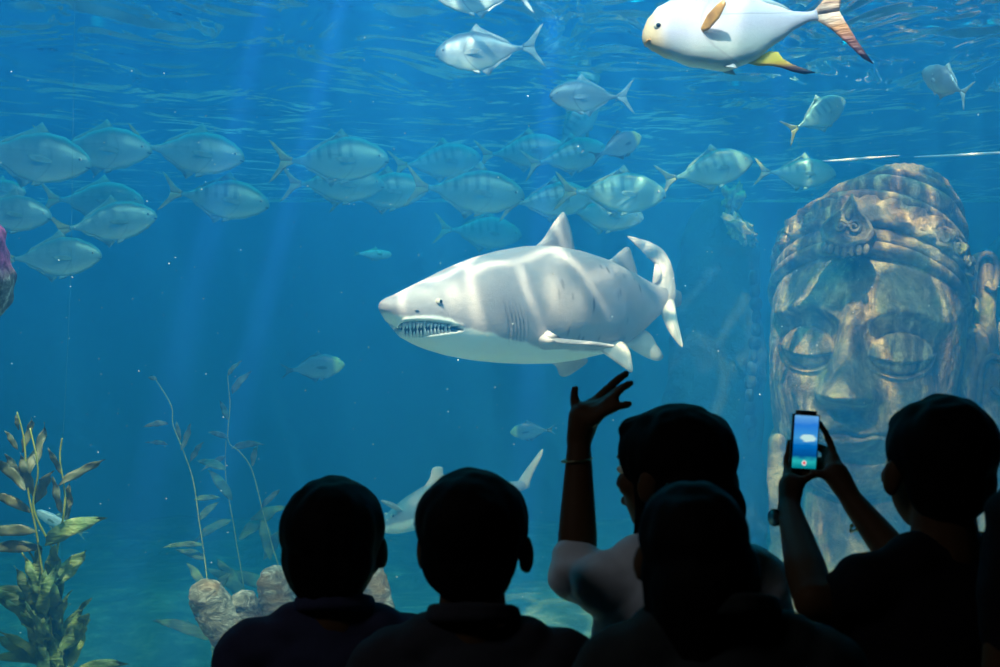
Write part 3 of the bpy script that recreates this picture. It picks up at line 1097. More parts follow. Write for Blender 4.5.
def make_fish(name, tab, skin, tail, fins, bend=0.04, fork=1.0, pect=None, anal=None, droop=0):
    """unit-length fish, snout at +x"""
    root = empty(name)
    n_, k_ = 46, 28
    V, Fc = [], []
    X = lambda s: .5 - s * .80
    Y = lambda s: bend * (max(0, s - .35)) ** 2 * 2.2
    for j in range(n_ + 1):
        s = (j / n_) ** 1.25
        t_, b_, w_ = interp(tab, s)
        for i in range(k_):
            g = 2 * PI * i / k_
            cz = math.cos(g)
            z = (t_ if cz > 0 else b_) * cz
            sg = math.sin(g)
            y = w_ * (abs(sg) ** .8) * (1 if sg > 0 else -1)
            V.append((X(s), Y(s) + y, z))
    for j in range(n_):
        for i in range(k_):
            Fc.append((j * k_ + i, (j + 1) * k_ + i, (j + 1) * k_ + (i + 1) % k_, j * k_ + (i + 1) % k_))
    Fc.append(tuple(range(k_))); Fc.append(tuple(n_ * k_ + i for i in range(k_))[::-1])
    mesh_obj('body', V, Fc, skin, root)
    # caudal fin
    y1 = Y(1.0)
    ty = lambda x: y1 + (-.30 - x) * bend * 2.2 * 1.3
    f = fork
    out = [(-.29, .024), (-.34, .05 * f), (-.40, .11 * f), (-.46, .175 * f), (-.50, .20 * f), (-.455, .12 * f), (-.415, .05), (-.40, 0), (-.415, -.05), (-.455, -.12 * f),
           (-.50, -.20 * f), (-.46, -.175 * f), (-.40, -.11 * f), (-.34, -.05 * f), (-.29, -.024)]
    n2 = len(out)
    Va, Fa = [], []
    half = [i for i in range(8)]
    up = out[:8]; lo = out[7:]
    geo = []
    for part in (up, lo):
        pp = [Vector((a, ty(a), b)) for a, b in part] + [Vector((-.30, ty(-.30), 0))]
        geo.append(fin_geo(pp, .010, .7))
    mesh_obj('tail_fin', *merge(geo), tail, root)
    h = lambda s, top=True: interp(tab, s)[0 if top else 1]
    # soft dorsal: tall front lobe then a low ridge
    ss = [.40, .44, .50, .60, .70, .80, .88]
    ridge = [.0, .075, .045, .026, .022, .018, .0]
    pts = [Vector((X(s) - r_ * .5, Y(s), h(s) * .97 + r_)) for s, r_ in zip(ss, ridge)] + [Vector((X(s), Y(s), h(s) * .86)) for s in reversed(ss[1:-1])]
    mesh_obj('dorsal_fin', *fin_geo(pts, .008, .8), fins, root)
    if anal is not None:
        # one long sickle trailing down and back
        pts = [Vector(p) for p in [(.06, 0, -.175), (.0, 0, -.200), (-.05, 0, -.205), (-.10, 0, -.222), (-.155, 0, -.252), (-.20, 0, -.268), (-.25, 0, -.268), (-.20, 0, -.240), (-.15, 0, -.212), (-.115, 0, -.18), (-.10, 0, -.145), (-.06, 0, -.135), (.0, 0, -.165)]]
        mesh_obj('anal_fin', *fin_geo(pts, .010, .75), anal, root)
    else:
        ridge = [.0, .07, .04, .024, .018, .015, .0]
        ss2 = [.50, .54, .59, .66, .74, .82, .88]
        pts = [Vector((X(s) - r_ * .6, Y(s), -h(s, False) * .97 - r_)) for s, r_ in zip(ss2, ridge)] + [Vector((X(s), Y(s), -h(s, False) * .86)) for s in reversed(ss2[1:-1])]
        mesh_obj('anal_fin', *fin_geo(pts, .008, .8), fins, root)
    for sgn in (1, -1):
        w_ = interp(tab, .3)[2]
        pp = [(.245, sgn * w_ * .93, -.01), (.20, sgn * (w_ + .03), .012), (.13, sgn * (w_ + .06), .015 - droop), (.07, sgn * (w_ + .07), .0 - droop), (.12, sgn * (w_ + .045), -.028 - droop), (.20, sgn * (w_ + .01), -.035), (.24, sgn * w_ * .93, -.03)]
        if pect == 'up':
            pp = [(.245, sgn * w_ * .93, -.02), (.21, sgn * (w_ + .03), .03), (.165, sgn * (w_ + .06), .06), (.13, sgn * (w_ + .08), .075), (.125, sgn * (w_ + .08), .05), (.16, sgn * (w_ + .05), .0), (.21, sgn * (w_ + .02), -.035), (.24, sgn * w_ * .93, -.035)]
        mesh_obj('pectoral_fin', *fin_geo(pp, .006, .75), M['fin_amber'] if pect == 'up' else fins, root)
        bz = -h(.3, False)
        pp = [(.20, sgn * .012, bz * .93), (.15, sgn * .03, bz - .03), (.10, sgn * .035, bz - .045), (.12, sgn * .02, bz * .98)]
        mesh_obj('pelvic_fin', *fin_geo(pp, .005, .75), fins, root)
        s_e = .095; er = .022 if name == 'pompano' else .015
        t_, b_, w_e = interp(tab, s_e)
        e = mesh_obj('eye', *sphere_geo((X(s_e), sgn * (w_e * .80), t_ * .28), (er, er * .6, er), 16, 10), M['eye_white'], root)
        mesh_obj('pupil', *sphere_geo((X(s_e), sgn * (w_e * .80 + .006), t_ * .28), (er * .62, er * .45, er * .62), 14, 8), M['eye_dark'], e)
    # mouth
    t_, b_, w_e = interp(tab, .035)
    pts = [Vector((X(.045) + .028 * math.cos(a), (w_e + .004) * math.sin(a), -b_ * .42 - .004 * math.cos(a))) for a in [(-1.4 + i * .28) for i in range(11)]]
    mesh_obj('mouth', *tube(pts, [.0045] * 11, 6), M['eye_dark'] if name != 'pompano' else M['fin_amber'], root)
    return root


def copy_tree(o, parent=None):
    c = o.copy()
    C.objects.link(c)
    if parent is not None: c.parent = parent
    for ch in [x for x in o.children]:
        copy_tree(ch, c)
    return c


protos = {
    'trevally': make_fish('banded_trevally', JACK, M['trevally'], M['fin_yellow'], M['fin_teal'], .05, .9),
    'plain': make_fish('silver_trevally', JACK, M['trevally_plain'], M['fin_yellow'], M['fin_teal'], -.05, .9),
    'jack': make_fish('silver_jack', JACK, M['jack'], M['fin_silver'], M['fin_silver'], .06, 1.0, droop=.01),
    'pompano': make_fish('pompano', POMP, M['pompano'], M['fin_orange'], M['fin_silver'], .03, 1.40, 'up', M['fin_anal']),
    'surgeon': make_fish('surgeonfish', OVAL, M['surgeon'], M['fin_dark'], M['fin_dark'], .05, .6),
    'parrot': make_fish('parrotfish', SLIM, M['parrot'], M['fin_teal'], M['fin_teal'], -.06, .4),
}
used = set()


def put(kind, px, py, Lpx, d, right=True, pitch=0.0, yaw=0.0, label='', group=None, roll=0):
    p = protos[kind]
    o = p if kind not in used else copy_tree(p)
    used.add(kind)
    if group: d *= 1.10
    o.location = P(px, py, d)
    s = Lpx / F * d / max(.3, math.cos(R(yaw)))
    o.scale = (s, s, s)
    if right:
        o.rotation_euler = Euler((R(roll), R(-pitch), R(yaw)), 'XYZ')
    else:
        o.rotation_euler = Euler((R(roll), R(-pitch), PI - R(yaw)), 'XYZ')
    tag(o, label, 'fish', group)
    return o


S = 'banded trevallies schooling across the upper tank'
# kind, x, y, length px, distance, faces right, pitch up, yaw away from the viewer
put('plain', 22, 156, 140, 7.6, True, -8, 0, 'pale trevally at the upper left, its tail outside the left frame edge', S)
put('plain', 93, 149, 118, 8.0, True, -2, 0, 'smooth silver trevally whose tail overlaps the pale fish at far left', S)
put('plain', 186, 152, 118, 8.2, True, -7, 0, 'trevally with a dark side line above the lone barred fish at left', S)
put('trevally', 214, 198, 110, 8.3, True, -8, 5, 'lone barred trevally swimming below the upper left row of fish', S)
put('plain', 2, 213, 100, 7.6, True, -5, 0, 'bright trevally head entering from the left edge above the purple rock', S)
put('plain', -5, 191, 62, 8.8, True, -3, 0, 'dim trevally back showing just above the bright head at left edge', S)
put('plain', 92, 201, 104, 8.6, True, -2, 0, 'dimmer trevally half hidden behind the one with the yellow tail', S)
put('plain', 103, 224, 106, 7.8, True, 9, 8, 'trevally with a bright yellow tail, tilted nose up at left', S)
put('plain', 48, 258, 108, 7.5, True, 2, 0, 'lowest trevally of the left cluster, beside the purple rock', S)
put('trevally', 328, 160, 122, 8.0, True, 0, 0, 'large barred trevally heading the middle of the school', S)
put('trevally', 332, 184, 104, 8.6, True, -1, 5, 'trevally tucked under the belly of the large barred one', S)
put('trevally', 378, 192, 100, 8.8, True, 3, 5, 'dim barred trevally under the forked tail of the sharply striped one', S)
put('trevally', 464, 191, 122, 8.0, True, -6, 0, 'sharply striped trevally above the snout of the large shark', S)
put('trevally', 435, 162, 92, 9.2, True, 6, 8, 'hazy trevally just above the sharply striped one', S)
put('trevally', 478, 232, 88, 10.2, True, -5, 10, 'very faint trevally right above the back of the large shark', S)
put('trevally', 520, 152, 92, 9.2, True, 4, 0, 'hazy trevally below the silver jack, crossed by a violet light beam', S)
put('trevally', 546, 201, 96, 8.6, True, 4, 5, 'dark striped trevally directly above the shark dorsal fin', S)
put('trevally', 566, 157, 86, 9.0, True, 12, 15, 'hazy trevally left of the yellow-faced fish', S)
put('trevally', 575, 127, 74, 9.4, True, 50, 10, 'hazy trevally climbing steeply under the big-eyed silver jack', S)
put('trevally', 610, 193, 112, 8.2, True, -3, 0, 'largest barred trevally of the school right of the dorsal fin', S)
put('plain', 598, 214, 92, 9.6, True, -6, 0, 'plain trevally beneath the largest barred one right of the dorsal fin', S)
put('trevally', 705, 171, 98, 8.3, True, 12, 0, 'trevally with raised nose below the rippling yellow reflection', S)
put('trevally', 795, 173, 82, 9.3, True, -3, 0, 'faint striped trevally at the end of the floating white line', S)
put('trevally', 817, 117, 72, 7.6, True, 28, 25, 'small striped trevally nosing up below the orange-finned pompano', S)
put('jack', 490, 51, 110, 6.6, False, -4, 0, 'bright silver jack with forked tail facing left near the surface')
put('jack', 591, 97, 84, 7.2, False, -2, -18, 'big-eyed silver jack behind and below the brighter jack')
put('jack', 485, -4, 100, 6.0, False, 0, 0, 'silver jack cut by the top frame edge, only its belly showing')
put('surgeon', 617, 147, 56, 7.6, True, 24, 28, 'dark oval fish with a yellow face under the silver jacks')
put('jack', 948, 84, 38, 5.6, False, 28, 60, 'pale fish seen nearly head-on at upper right beside the pompano tail')
put('pompano', 751, 26, 219, 4.4, False, -7, 0, 'large pearly pompano with orange forked tail and black-tipped anal fin', roll=15)
put('parrot', 61, 524, 56, 6.8, False, 28, 0, 'slim pale blue fish swimming behind the leafy kelp at lower left')
put('surgeon', 312, 368, 66, 9.8, True, 6, 0, 'faint greenish oval fish alone in the open blue under the school')
put('surgeon', 533, 431, 46, 11.0, False, -4, 0, 'very faint fish in the haze between the shark and the second visitor')
put('parrot', 371, 254, 40, 11.5, True, 0, 30, 'barely visible hazy fish below the middle of the school')


# ------------------------------------------------------------------ sharks
def make_shark(name, st, depth, bnd, mouth, gills, eyep, fins, label, spots=(0, 0), teeth=True, res=300, halfw=None):
    """st: (px, top, bottom, half width m); depth(px) metres; everything gets its own distance"""
    root = empty(name, P(st[len(st) // 2][0], (st[len(st) // 2][1] + st[len(st) // 2][2]) / 2, depth(st[len(st) // 2][0])))
    tag(root, label, 'shark')
    x0, x1 = st[0][0], st[-1][0]
    k_ = 120
    V, Fc, bel, drk, sp = [], [], [], [], []
    grid = []
    xs = np.linspace(0, 1, res) ** 1.25 * (x1 - x0) + x0
    tx = [s[0] for s in st]
    top = np.interp(xs, tx, [s[1] for s in st]); bot = np.interp(xs, tx, [s[2] for s in st]); wd = np.interp(xs, tx, [s[3] for s in st])

    def sm(a, n_=7):
        for _ in range(n_):
            b = a.copy(); b[1:-1] = (a[:-2] + a[1:-1] * 2 + a[2:]) / 4; a = b
        return a
    top, bot, wd = sm(top), sm(bot), sm(wd)
    for j, px in enumerate(xs):
        c = P(px, (top[j] + bot[j]) / 2, depth(px))
        c2 = P(px + 1, (top[j] + bot[j]) / 2, depth(px + 1))
        T_ = (c2 - c); T_.z = 0; T_.normalize()
        Nn = Vector((T_.y, -T_.x, 0))            # towards the viewer side
        if Nn.y > 0: Nn = -Nn
        h = (bot[j] - top[j]) / 2 / F * depth(px)
        for i in range(k_):
            g = 2 * PI * i / k_
            sg = math.sin(g); cz = math.cos(g)
            lat = wd[j] * (abs(sg) ** .9) * (1 if sg > 0 else -1)
            near = c + Nn * abs(lat) + Vector((0, 0, cz * h))
            fx = 500 + F * near.x / near.y; py = 333.5 + F * (CZ - near.z) / near.y
            grid.append((fx, py, near, Nn))
            push = 0.0; dk = 0.0
            by = np.interp(fx, [b[0] for b in bnd], [b[1] for b in bnd])
            if mouth and mouth[0][0] <= fx <= mouth[0][-1]:
                u_ = np.interp(fx, mouth[0], mouth[1]); l_ = np.interp(fx, mouth[0], mouth[2])
                ctr = (u_ + l_) / 2; hf = max(.8, (l_ - u_) / 2)
                e = 1 - abs(py - ctr) / hf
                k2 = sst(e, 0, .35)
                push += .035 * k2; dk = max(dk, k2 * 1.0)
                lip = math.exp(-((py - (u_ - 1.6)) / 1.6) ** 2) + .7 * math.exp(-((py - (l_ + 1.8)) / 1.7) ** 2)
                push -= .006 * lip
            for gx in gills:
                yy = (py - 325) / 22
                if abs(yy) < 1:
                    cx = gx + 4 * yy * yy * (-1) + 2 * yy
                    q = math.exp(-((fx - cx) / .9) ** 2) * (1 - yy ** 4)
                    push += .007 * q; dk = max(dk, .35 * q)
                    push -= .005 * math.exp(-((fx - cx - 2.2) / 1.1) ** 2) * (1 - yy ** 4)
            if abs(sg) < .12: dk *= .0 if not mouth else 1
            V.append(c + Nn * (lat - push * (1 if sg > 0 else -1) * abs(sg) ** .5) + Vector((0, 0, cz * h)))
            bel.append(min(1, max(0, (py - by) / 14 + .5)))
            drk.append(dk)
            sp.append(sst(fx, spots[0], spots[0] + 30) * (1 - sst(fx, spots[1] - 20, spots[1])) * (1 if top[j] + 12 < py else 0) if spots[1] else 0)
    n_ = len(xs)
    for j in range(n_ - 1):
        for i in range(k_):
            Fc.append((j * k_ + i, j * k_ + (i + 1) % k_, (j + 1) * k_ + (i + 1) % k_, (j + 1) * k_ + i))
    Fc.append(tuple(range(k_))[::-1]); Fc.append(tuple((n_ - 1) * k_ + i for i in range(k_)))
    b = mesh_obj('body', V, Fc, M['shark'], root, rel=root.location)
    for nm, arr in (('belly', bel), ('dark', drk), ('spots', sp)):
        at_ = b.data.attributes.new(nm, 'FLOAT', 'POINT'); at_.data.foreach_set('value', arr)
    W = lambda t: P(*t)
    for nm, pts, th, mt in fins:
        pts = smooth_closed([W(p) for p in pts])
        mesh_obj(nm, *fin_geo(pts, th, .7), mt, root, rel=root.location)
    # surface finder on the near side
    def surf(px, py, side=1, out=0.0):
        k2 = int(np.argmin((GA[:, 0] - px) ** 2 + (GA[:, 1] - py) ** 2))
        near, Nn = grid[k2][2], grid[k2][3]
        jj = k2 // k_
        c = P(xs[jj], (top[jj] + bot[jj]) / 2, depth(xs[jj]))
        lat = (near - c).dot(Nn)
        return near - Nn * lat + Nn * side * (lat + out), Nn
    GA = np.array([(g_[0], g_[1]) for g_ in grid])
    if eyep:
        for side in (1, -1):
            p, Nn = surf(eyep[0], eyep[1], side)
            e = mesh_obj('eye', *sphere_geo(p + Nn * side * .003, (.015, .015, .013), 18, 12), M['eye_white'], root, rel=root.location)
            q = p + Nn * side * .014
            mesh_obj('pupil', *sphere_geo(q, (.008, .008, .008), 14, 10), M['eye_dark'], e, rel=root.location)
            p, Nn = surf(eyep[0] - 21, eyep[1] + 9, side, -.004)
            mesh_obj('nostril', *sphere_geo(p, (.014, .008, .006), 12, 8), M['mouth'], root, rel=root.location)
    if teeth and mouth:
        for side in (1, -1):
            geo = []
            for row, (f0, f1) in (('u', (0.15, .62)), ('l', (.92, .42))):
                for i in range(15):
                    u = i / 14
                    px = mouth[0][0] + 3 + u * (mouth[0][-1] - mouth[0][0] - 16)
                    a_ = np.interp(px, mouth[0], mouth[1]); b_ = np.interp(px, mouth[0], mouth[2])
                    ln = 1.0 if i % 2 else .7
                    y0 = a_ + (b_ - a_) * f0; y1 = a_ + (b_ - a_) * (f0 + (f1 - f0) * ln)
                    p0, Nn = surf(px, y0, side, -.012); p1, _ = surf(px - 1.0, y1, side, -.006)
                    geo.append(tube([p0, p0.lerp(p1, .5), p1], [.0075, .006, .0008], 7))
            mesh_obj('teeth', *merge(geo), M['tooth'], root, rel=root.location)
    return root


def smooth_closed(pts, sub=3):
    n_ = len(pts); out = []
    for i in range(n_):
        p0, p1, p2, p3 = pts[i - 1], pts[i], pts[(i + 1) % n_], pts[(i + 2) % n_]
        for k in range(sub):
            u = k / sub
            out.append(0.5 * ((2 * p1) + (p2 - p0) * u + (2 * p0 - 5 * p1 + 4 * p2 - p3) * u * u * 1.0 + (3 * p1 - p0 - 3 * p2 + p3) * u ** 3))
    return out


hero = [(381.5, 303, 309, .008), (384, 300, 313, .035), (390, 297, 320, .06), (398, 294, 328, .085), (406, 290, 338, .105), (418, 284, 345, .125), (430, 278, 350, .14),
        (450, 268, 356, .16), (475, 257.5, 360.5, .185), (500, 250.5, 363, .205), (525, 246, 364, .21), (550, 245.5, 363.5, .205), (575, 250, 360, .185),
        (600, 258, 354, .16), (620, 267, 345, .13), (635, 275, 335, .10), (648, 282, 323, .075), (660, 287, 313, .055), (668, 288, 309, .045), (675, 289, 308, .035), (681, 292, 305, .015)]
hd = lambda px: np.interp(px, [380, 420, 480, 540, 600, 650, 680], [5.85, 6.03, 6.30, 6.58, 6.90, 7.2, 7.38])
bnd = [(380, 312), (392, 314), (404, 316), (430, 314), (450, 320), (466, 328), (490, 333), (512, 340), (540, 347), (575, 350), (610, 352), (640, 350)]
mouth = ([399, 405, 415, 430, 447, 458, 464], [325, 321, 320, 320, 322.5, 326, 328], [330, 337, 338.5, 336, 333, 331, 329])
D_ = lambda px: hd(px)
gf, pf = M['shark_fin'], M['shark_pale']
hero_fins = [
    ('dorsal_fin', [(534, 250, hd(534)), (543, 240, hd(543)), (552, 226, hd(552)), (561, 214, hd(561)), (564, 213, hd(564)), (568, 222, hd(568)), (572, 238, hd(572)), (573, 256, hd(573)), (556, 254, hd(556))], .03, gf),
    ('second_dorsal_fin', [(602, 266, hd(602)), (613, 258, hd(613)), (622, 250, hd(622)), (628, 247, hd(628)), (632, 256, hd(632)), (636, 270, hd(636)), (637, 284, hd(637)), (620, 276, hd(620))], .024, gf),
    ('upper_tail_fin', [(652, 288, 7.20), (660, 279, 7.26), (661, 268, 7.32), (655, 257, 7.40), (645, 249, 7.48), (634, 243, 7.55), (627, 236, 7.60), (637, 238, 7.52), (652, 243, 7.42), (664, 251, 7.35), (672, 266, 7.30), (675, 284, 7.26), (675, 300, 7.22), (664, 303, 7.20)], .022, gf),
    ('lower_tail_fin', [(658, 302, 7.24), (667, 295, 7.25), (674, 300, 7.22), (677, 318, 7.12), (682, 340, 7.02), (682, 347, 7.0), (675, 340, 7.04), (666, 326, 7.14)], .02, pf),
    ('pectoral_fin', [(522, 334, 6.42), (530, 322, 6.46), (537, 334, 6.42), (556, 340, 6.25), (585, 343, 6.02), (612, 345, 5.86), (608, 347.5, 5.9), (575, 348, 6.20), (552, 349, 6.36), (535, 348, 6.42)], .024, gf),
    ('pectoral_fin', [(548, 358, 6.75), (575, 356, 6.8), (588, 360, 6.85), (578, 369, 6.9), (566, 376, 6.93), (559, 374, 6.9), (556, 366, 6.85)], .022, gf),
    ('pelvic_fin', [(596, 346, 6.78), (606, 341, 6.8), (622, 342, 6.82), (629, 350, 6.80), (632, 362, 6.76), (632, 372, 6.72), (622, 366, 6.74), (608, 356, 6.76)], .02, pf),
    ('anal_fin', [(622, 340, 7.0), (640, 330, 7.1), (650, 334, 7.15), (656, 344, 7.15), (663, 356, 7.14), (657, 361, 7.12), (644, 356, 7.1), (634, 350, 7.05)], .02, pf),
]
make_shark('sand_tiger_shark', hero, hd, bnd, mouth, [510, 513.6, 517.2, 520.8, 524.4], (438, 302), hero_fins,
           'large pale grey shark with bared teeth swimming left above the visitors', (545, 660))

# second, hazier shark behind the second visitor
s2 = [(378, 526, 530, .01), (384, 519, 533, .05), (395, 508, 534, .09), (410, 496, 531, .12), (430, 484, 524, .13), (450, 478, 516, .12), (470, 478, 508, .10), (490, 481, 503, .07), (510, 482, 496, .045), (524, 480, 490, .03), (530, 480, 487, .015)]
h2 = lambda px: np.interp(px, [378, 530], [8.7, 9.3])
f2 = [('dorsal_fin', [(424, 490, h2(424)), (430, 478, h2(430)), (433, 468, h2(433)), (442, 467, h2(442)), (443, 474, h2(443)), (448, 484, h2(448)), (440, 492, h2(440))], .03, pf),
      ('upper_tail_fin', [(516, 490, 9.25), (520, 478, 9.28), (530, 464, 9.3), (540, 451, 9.32), (543, 450, 9.32), (541, 458, 9.3), (533, 474, 9.28), (527, 488, 9.26)], .03, pf),
      ('pectoral_fin', [(400, 508, 8.8), (393, 503, 8.6), (382, 500, 8.5), (384, 503, 8.5), (396, 510, 8.7), (408, 516, 8.8)], .03, pf),
      ('pectoral_fin', [(412, 522, 8.75), (425, 519, 8.7), (434, 523, 8.5), (440, 532, 8.4), (430, 530, 8.5), (416, 527, 8.7)], .03, pf)]
make_shark('reef_shark', s2, h2, [(378, 524), (400, 522), (430, 514), (530, 490)], None, [], (392, 516), f2,
           'hazy smaller shark half hidden behind the head of the second visitor', res=90)


# ------------------------------------------------------------------ kelp
def leaf(base, direc, L_, W_, seed, droop=.25):
    """a pointed wavy blade with real thickness"""
    d = Vector(direc).normalized()
    side = d.cross(Vector((0, -1, .25))).normalized()
    nrm = side.cross(d).normalized()
    n_ = 12
    V, Fc = [], []
    for s_ in (1, -1):
        for i in range(n_ + 1):
            u = i / n_
            wd_ = W_ * 1.25 * 3.1 * ((u + .02) ** .8) * ((1.0001 - u) ** 1.15) * .78
            c = Vector(base) + d * (L_ * u) + Vector((0, 0, -droop * L_ * u * u)) + nrm * (.08 * L_ * math.sin(u * 5 + seed))
            for k_, q in enumerate((-1, -.5, 0, .5, 1)):
                rip = .05 * L_ * math.sin(u * 16 + seed * 3 + q) * abs(q)
                V.append(c + side * (wd_ * q) + nrm * (rip - abs(q) * wd_ * .25 * 0 + (s_ * .0016 * (1 - abs(q) * .8))))
    m_ = (n_ + 1) * 5
    for i in range(n_):
        for k_ in range(4):
            a = i * 5 + k_
            Fc.append((a, a + 1, a + 6, a + 5)); Fc.append((m_ + a, m_ + a + 5, m_ + a + 6, m_ + a + 1))
        Fc.append((i * 5, i * 5 + 5, m_ + i * 5 + 5, m_ + i * 5)); Fc.append((i * 5 + 4, m_ + i * 5 + 4, m_ + i * 5 + 9, i * 5 + 9))
    return V, Fc


def kelp(label, stems, leaves, d, sr, mats, root_px, line=None):
    gx = P(root_px, 0, d).x
    root = empty('kelp_plant', (gx, d, ground_z(gx, d)))
    tag(root, label, 'kelp')
    for st in stems:
        pts = smooth_path([P(*q) if len(q) == 3 else P(q[0], q[1], d) for q in st], 40)
        mesh_obj('stem', *tube(pts, [sr * (1 - .5 * i / 39) for i in range(40)], 7), M['kelp_stem'], root, rel=root.location)
    for mt, grp in leaves:
        geo = []
        for i, (px, py, ang, L_, W_) in enumerate(grp):
            a = R(ang)
            geo.append(leaf(P(px, py, d + .03 * math.sin(i * 2.3)), (math.cos(a), .18 * math.sin(i * 1.7), math.sin(a)), 1.45 * L_ / F * d, .9 * W_ / F * d, i * 1.3))
        o = mesh_obj('leaves', *merge(geo), mats[mt], root, rel=root.location)
    if line:
        pts = [P(*q) for q in line]
        mesh_obj('hanging_line', *tube(pts, [.003] * len(pts), 6), M['fishing_line'], root, rel=root.location)
    return root


rnd_ = random.Random(3)
KM = {'g': M['kelp'], 'b': M['kelp_brown']}
lowleaves = []
for i in range(34):
    t = rnd_.random()
    lowleaves.append((40 + 18 * t + rnd_.uniform(-9, 9), 600 + 85 * t, rnd_.choice([rnd_.uniform(95, 135), rnd_.uniform(55, 85), rnd_.uniform(85, 110)]), rnd_.uniform(46, 64), rnd_.uniform(6, 9)))
kelp('tall leafy kelp plant in front at the lower left',
     [[(66, 760), (58, 690), (50, 620), (42, 570), (36, 530), (28, 490), (24, 440), (17, 412)], [(52, 640), (48, 600), (56, 560), (34, 510), (38, 470), (30, 428)],
      [(52, 620), (50, 590), (58, 545), (65, 500), (60, 460), (62, 438)]],
     [('b', [(22, 482, 115, 30, 6), (28, 486, 82, 60, 7), (26, 490, 128, 44, 7), (32, 505, 62, 40, 8), (30, 512, 145, 38, 7), (18, 450, 120, 22, 4), (24, 452, 78, 34, 5),
             (36, 532, 168, 42, 8), (40, 548, 172, 48, 8), (18, 430, 95, 16, 3), (62, 512, 100, 34, 5), (60, 486, 42, 44, 6), (66, 520, 88, 34, 5), (60, 474, 108, 26, 4), (34, 500, 100, 46, 7)]),
      ('g', [(45, 545, 38, 52, 12), (52, 590, 60, 44, 12), (46, 592, 80, 46, 10), (60, 600, 100, 40, 9), (38, 620, 140, 52, 11), (50, 640, 125, 50, 12), (40, 600, 155, 44, 9),
             (62, 650, 60, 44, 12), (64, 667, 120, 60, 14), (48, 667, 140, 52, 12), (78, 672, 25, 40, 8), (50, 660, 165, 46, 9), (70, 667, 85, 50, 12), (58, 625, 100, 52, 12)] + lowleaves)],
     5.0, .0055, KM, 66, None)
kelp('thin kelp strand with few small leaves, the one nearer the leafy kelp',
     [[(215, 760), (212, 640), (206, 570), (199, 520), (193, 480), (183, 450), (173, 425), (171, 405), (154, 377)]],
     [('b', [(168, 424, 172, 18, 4), (168, 445, 160, 18, 3), (182, 450, 75, 26, 4), (189, 462, 60, 24, 4), (180, 440, 100, 18, 3), (157, 380, 150, 8, 3)]),
      ('g', [(200, 520, 55, 22, 5), (206, 560, 150, 26, 6), (204, 545, 170, 30, 4), (210, 600, 60, 34, 7), (212, 640, 150, 50, 8), (206, 590, 120, 30, 6), (195, 500, 20, 20, 4), (212, 650, 30, 40, 7)])],
     7.6, .004, KM, 215)
kelp('taller hazy kelp strand rising behind the stone hand',
     [[(290, 760), (284, 600), (272, 545), (262, 508), (252, 470), (240, 452), (228, 440), (230, 405), (228, 372), (238, 366)], [(240, 760), (246, 620), (236, 540), (226, 480), (226, 440)]],
     [('b', [(232, 394, 60, 26, 5), (228, 420, 110, 20, 4), (228, 438, 150, 16, 4), (230, 448, 20, 28, 5), (252, 466, 80, 20, 4), (228, 376, 60, 18, 3), (262, 508, 55, 24, 4), (226, 456, 200, 18, 4)]),
      ('g', [(232, 500, 120, 34, 7), (240, 540, 50, 40, 8), (248, 600, 130, 44, 9), (262, 560, 60, 40, 8), (250, 520, 30, 34, 6), (226, 470, 150, 26, 6), (276, 590, 150, 50, 9), (240, 600, 110, 44, 9), (270, 560, 100, 40, 8), (230, 520, 200, 30, 6)])],
     8.8, .004, KM, 270)

# a fine vertical line above the leafy kelp and the white floating line at the surface
pts = [P(71, 270, 6.0), P(68, 340, 6.0), P(65, 400, 6.0), P(62, 450, 6.0)] + [Vector((P(62, 0, 6).x, 6.0, ground_z(P(62, 0, 6).x, 6.0)))]
pts = [Vector((pts[0].x + .02, 6.0, SZ))] + pts
o = mesh_obj('tether_line', *tube(pts, [.0008] * len(pts), 6), M['fishing_line'], rel=pts[-1]); o.location = pts[-1]
tag(o, 'thin vertical tether line rising through the water above the leafy kelp', 'line')
for a, b, lab in (((822, 161), (900, 155.5), 'left length of white line stretched through the water above the stone head'),
                  ((914, 157), (1060, 149), 'right length of white line stretched through the water above the stone head')):
    pts = smooth_path([P(a[0], a[1], 10.4), P((a[0] * 2 + b[0]) / 3, (a[1] * 2 + b[1]) / 3 + .6, 10.4), P((a[0] + 2 * b[0]) / 3, (a[1] + b[1] * 2) / 3 + .3, 10.4), P(b[0], b[1], 10.4)], 24)
    rr = [.003 + .008 * math.sin(PI * min(1, i / 20)) for i in range(24)]
    o = mesh_obj('floating_line', *tube(pts, rr, 8), M['rope'], rel=pts[0]); o.location = pts[0]
    tag(o, lab, 'line')

# drifting specks
rs = random.Random(11)
geo = []
for i in range(520):
    d = rs.uniform(3.4, 7.5)
    r_ = rs.choice([.0012, .0015, .0018, .0028]) * d / 4.5
    geo.append(sphere_geo(P(rs.uniform(-60, 1060), rs.uniform(30, 640), d), (r_, r_, r_ * .8), 5, 3))
o = mesh_obj('suspended_specks', *merge(geo), M['speck'])
tag(o, 'tiny pale specks drifting through all of the water', 'particles', kind='stuff')


# ------------------------------------------------------------------ people
def hand_parts(wrist, palm_c, tips, thumb, s=1.0):
    """tips: list of (root, knuckle, tip) chains in world space"""
    parts = [capsule(wrist, .021 * s, palm_c, .026 * s)]
    for ch in tips + [thumb]:
        rr = [.0095 * s, .0088 * s, .0078 * s, .0065 * s]
        for i in range(len(ch) - 1):
            parts.append(capsule(ch[i], rr[min(i, 3)], ch[i + 1], rr[min(i + 1, 3)], 10))
        parts.append(capsule(palm_c, .020 * s, ch[0], .0125 * s))
    return parts


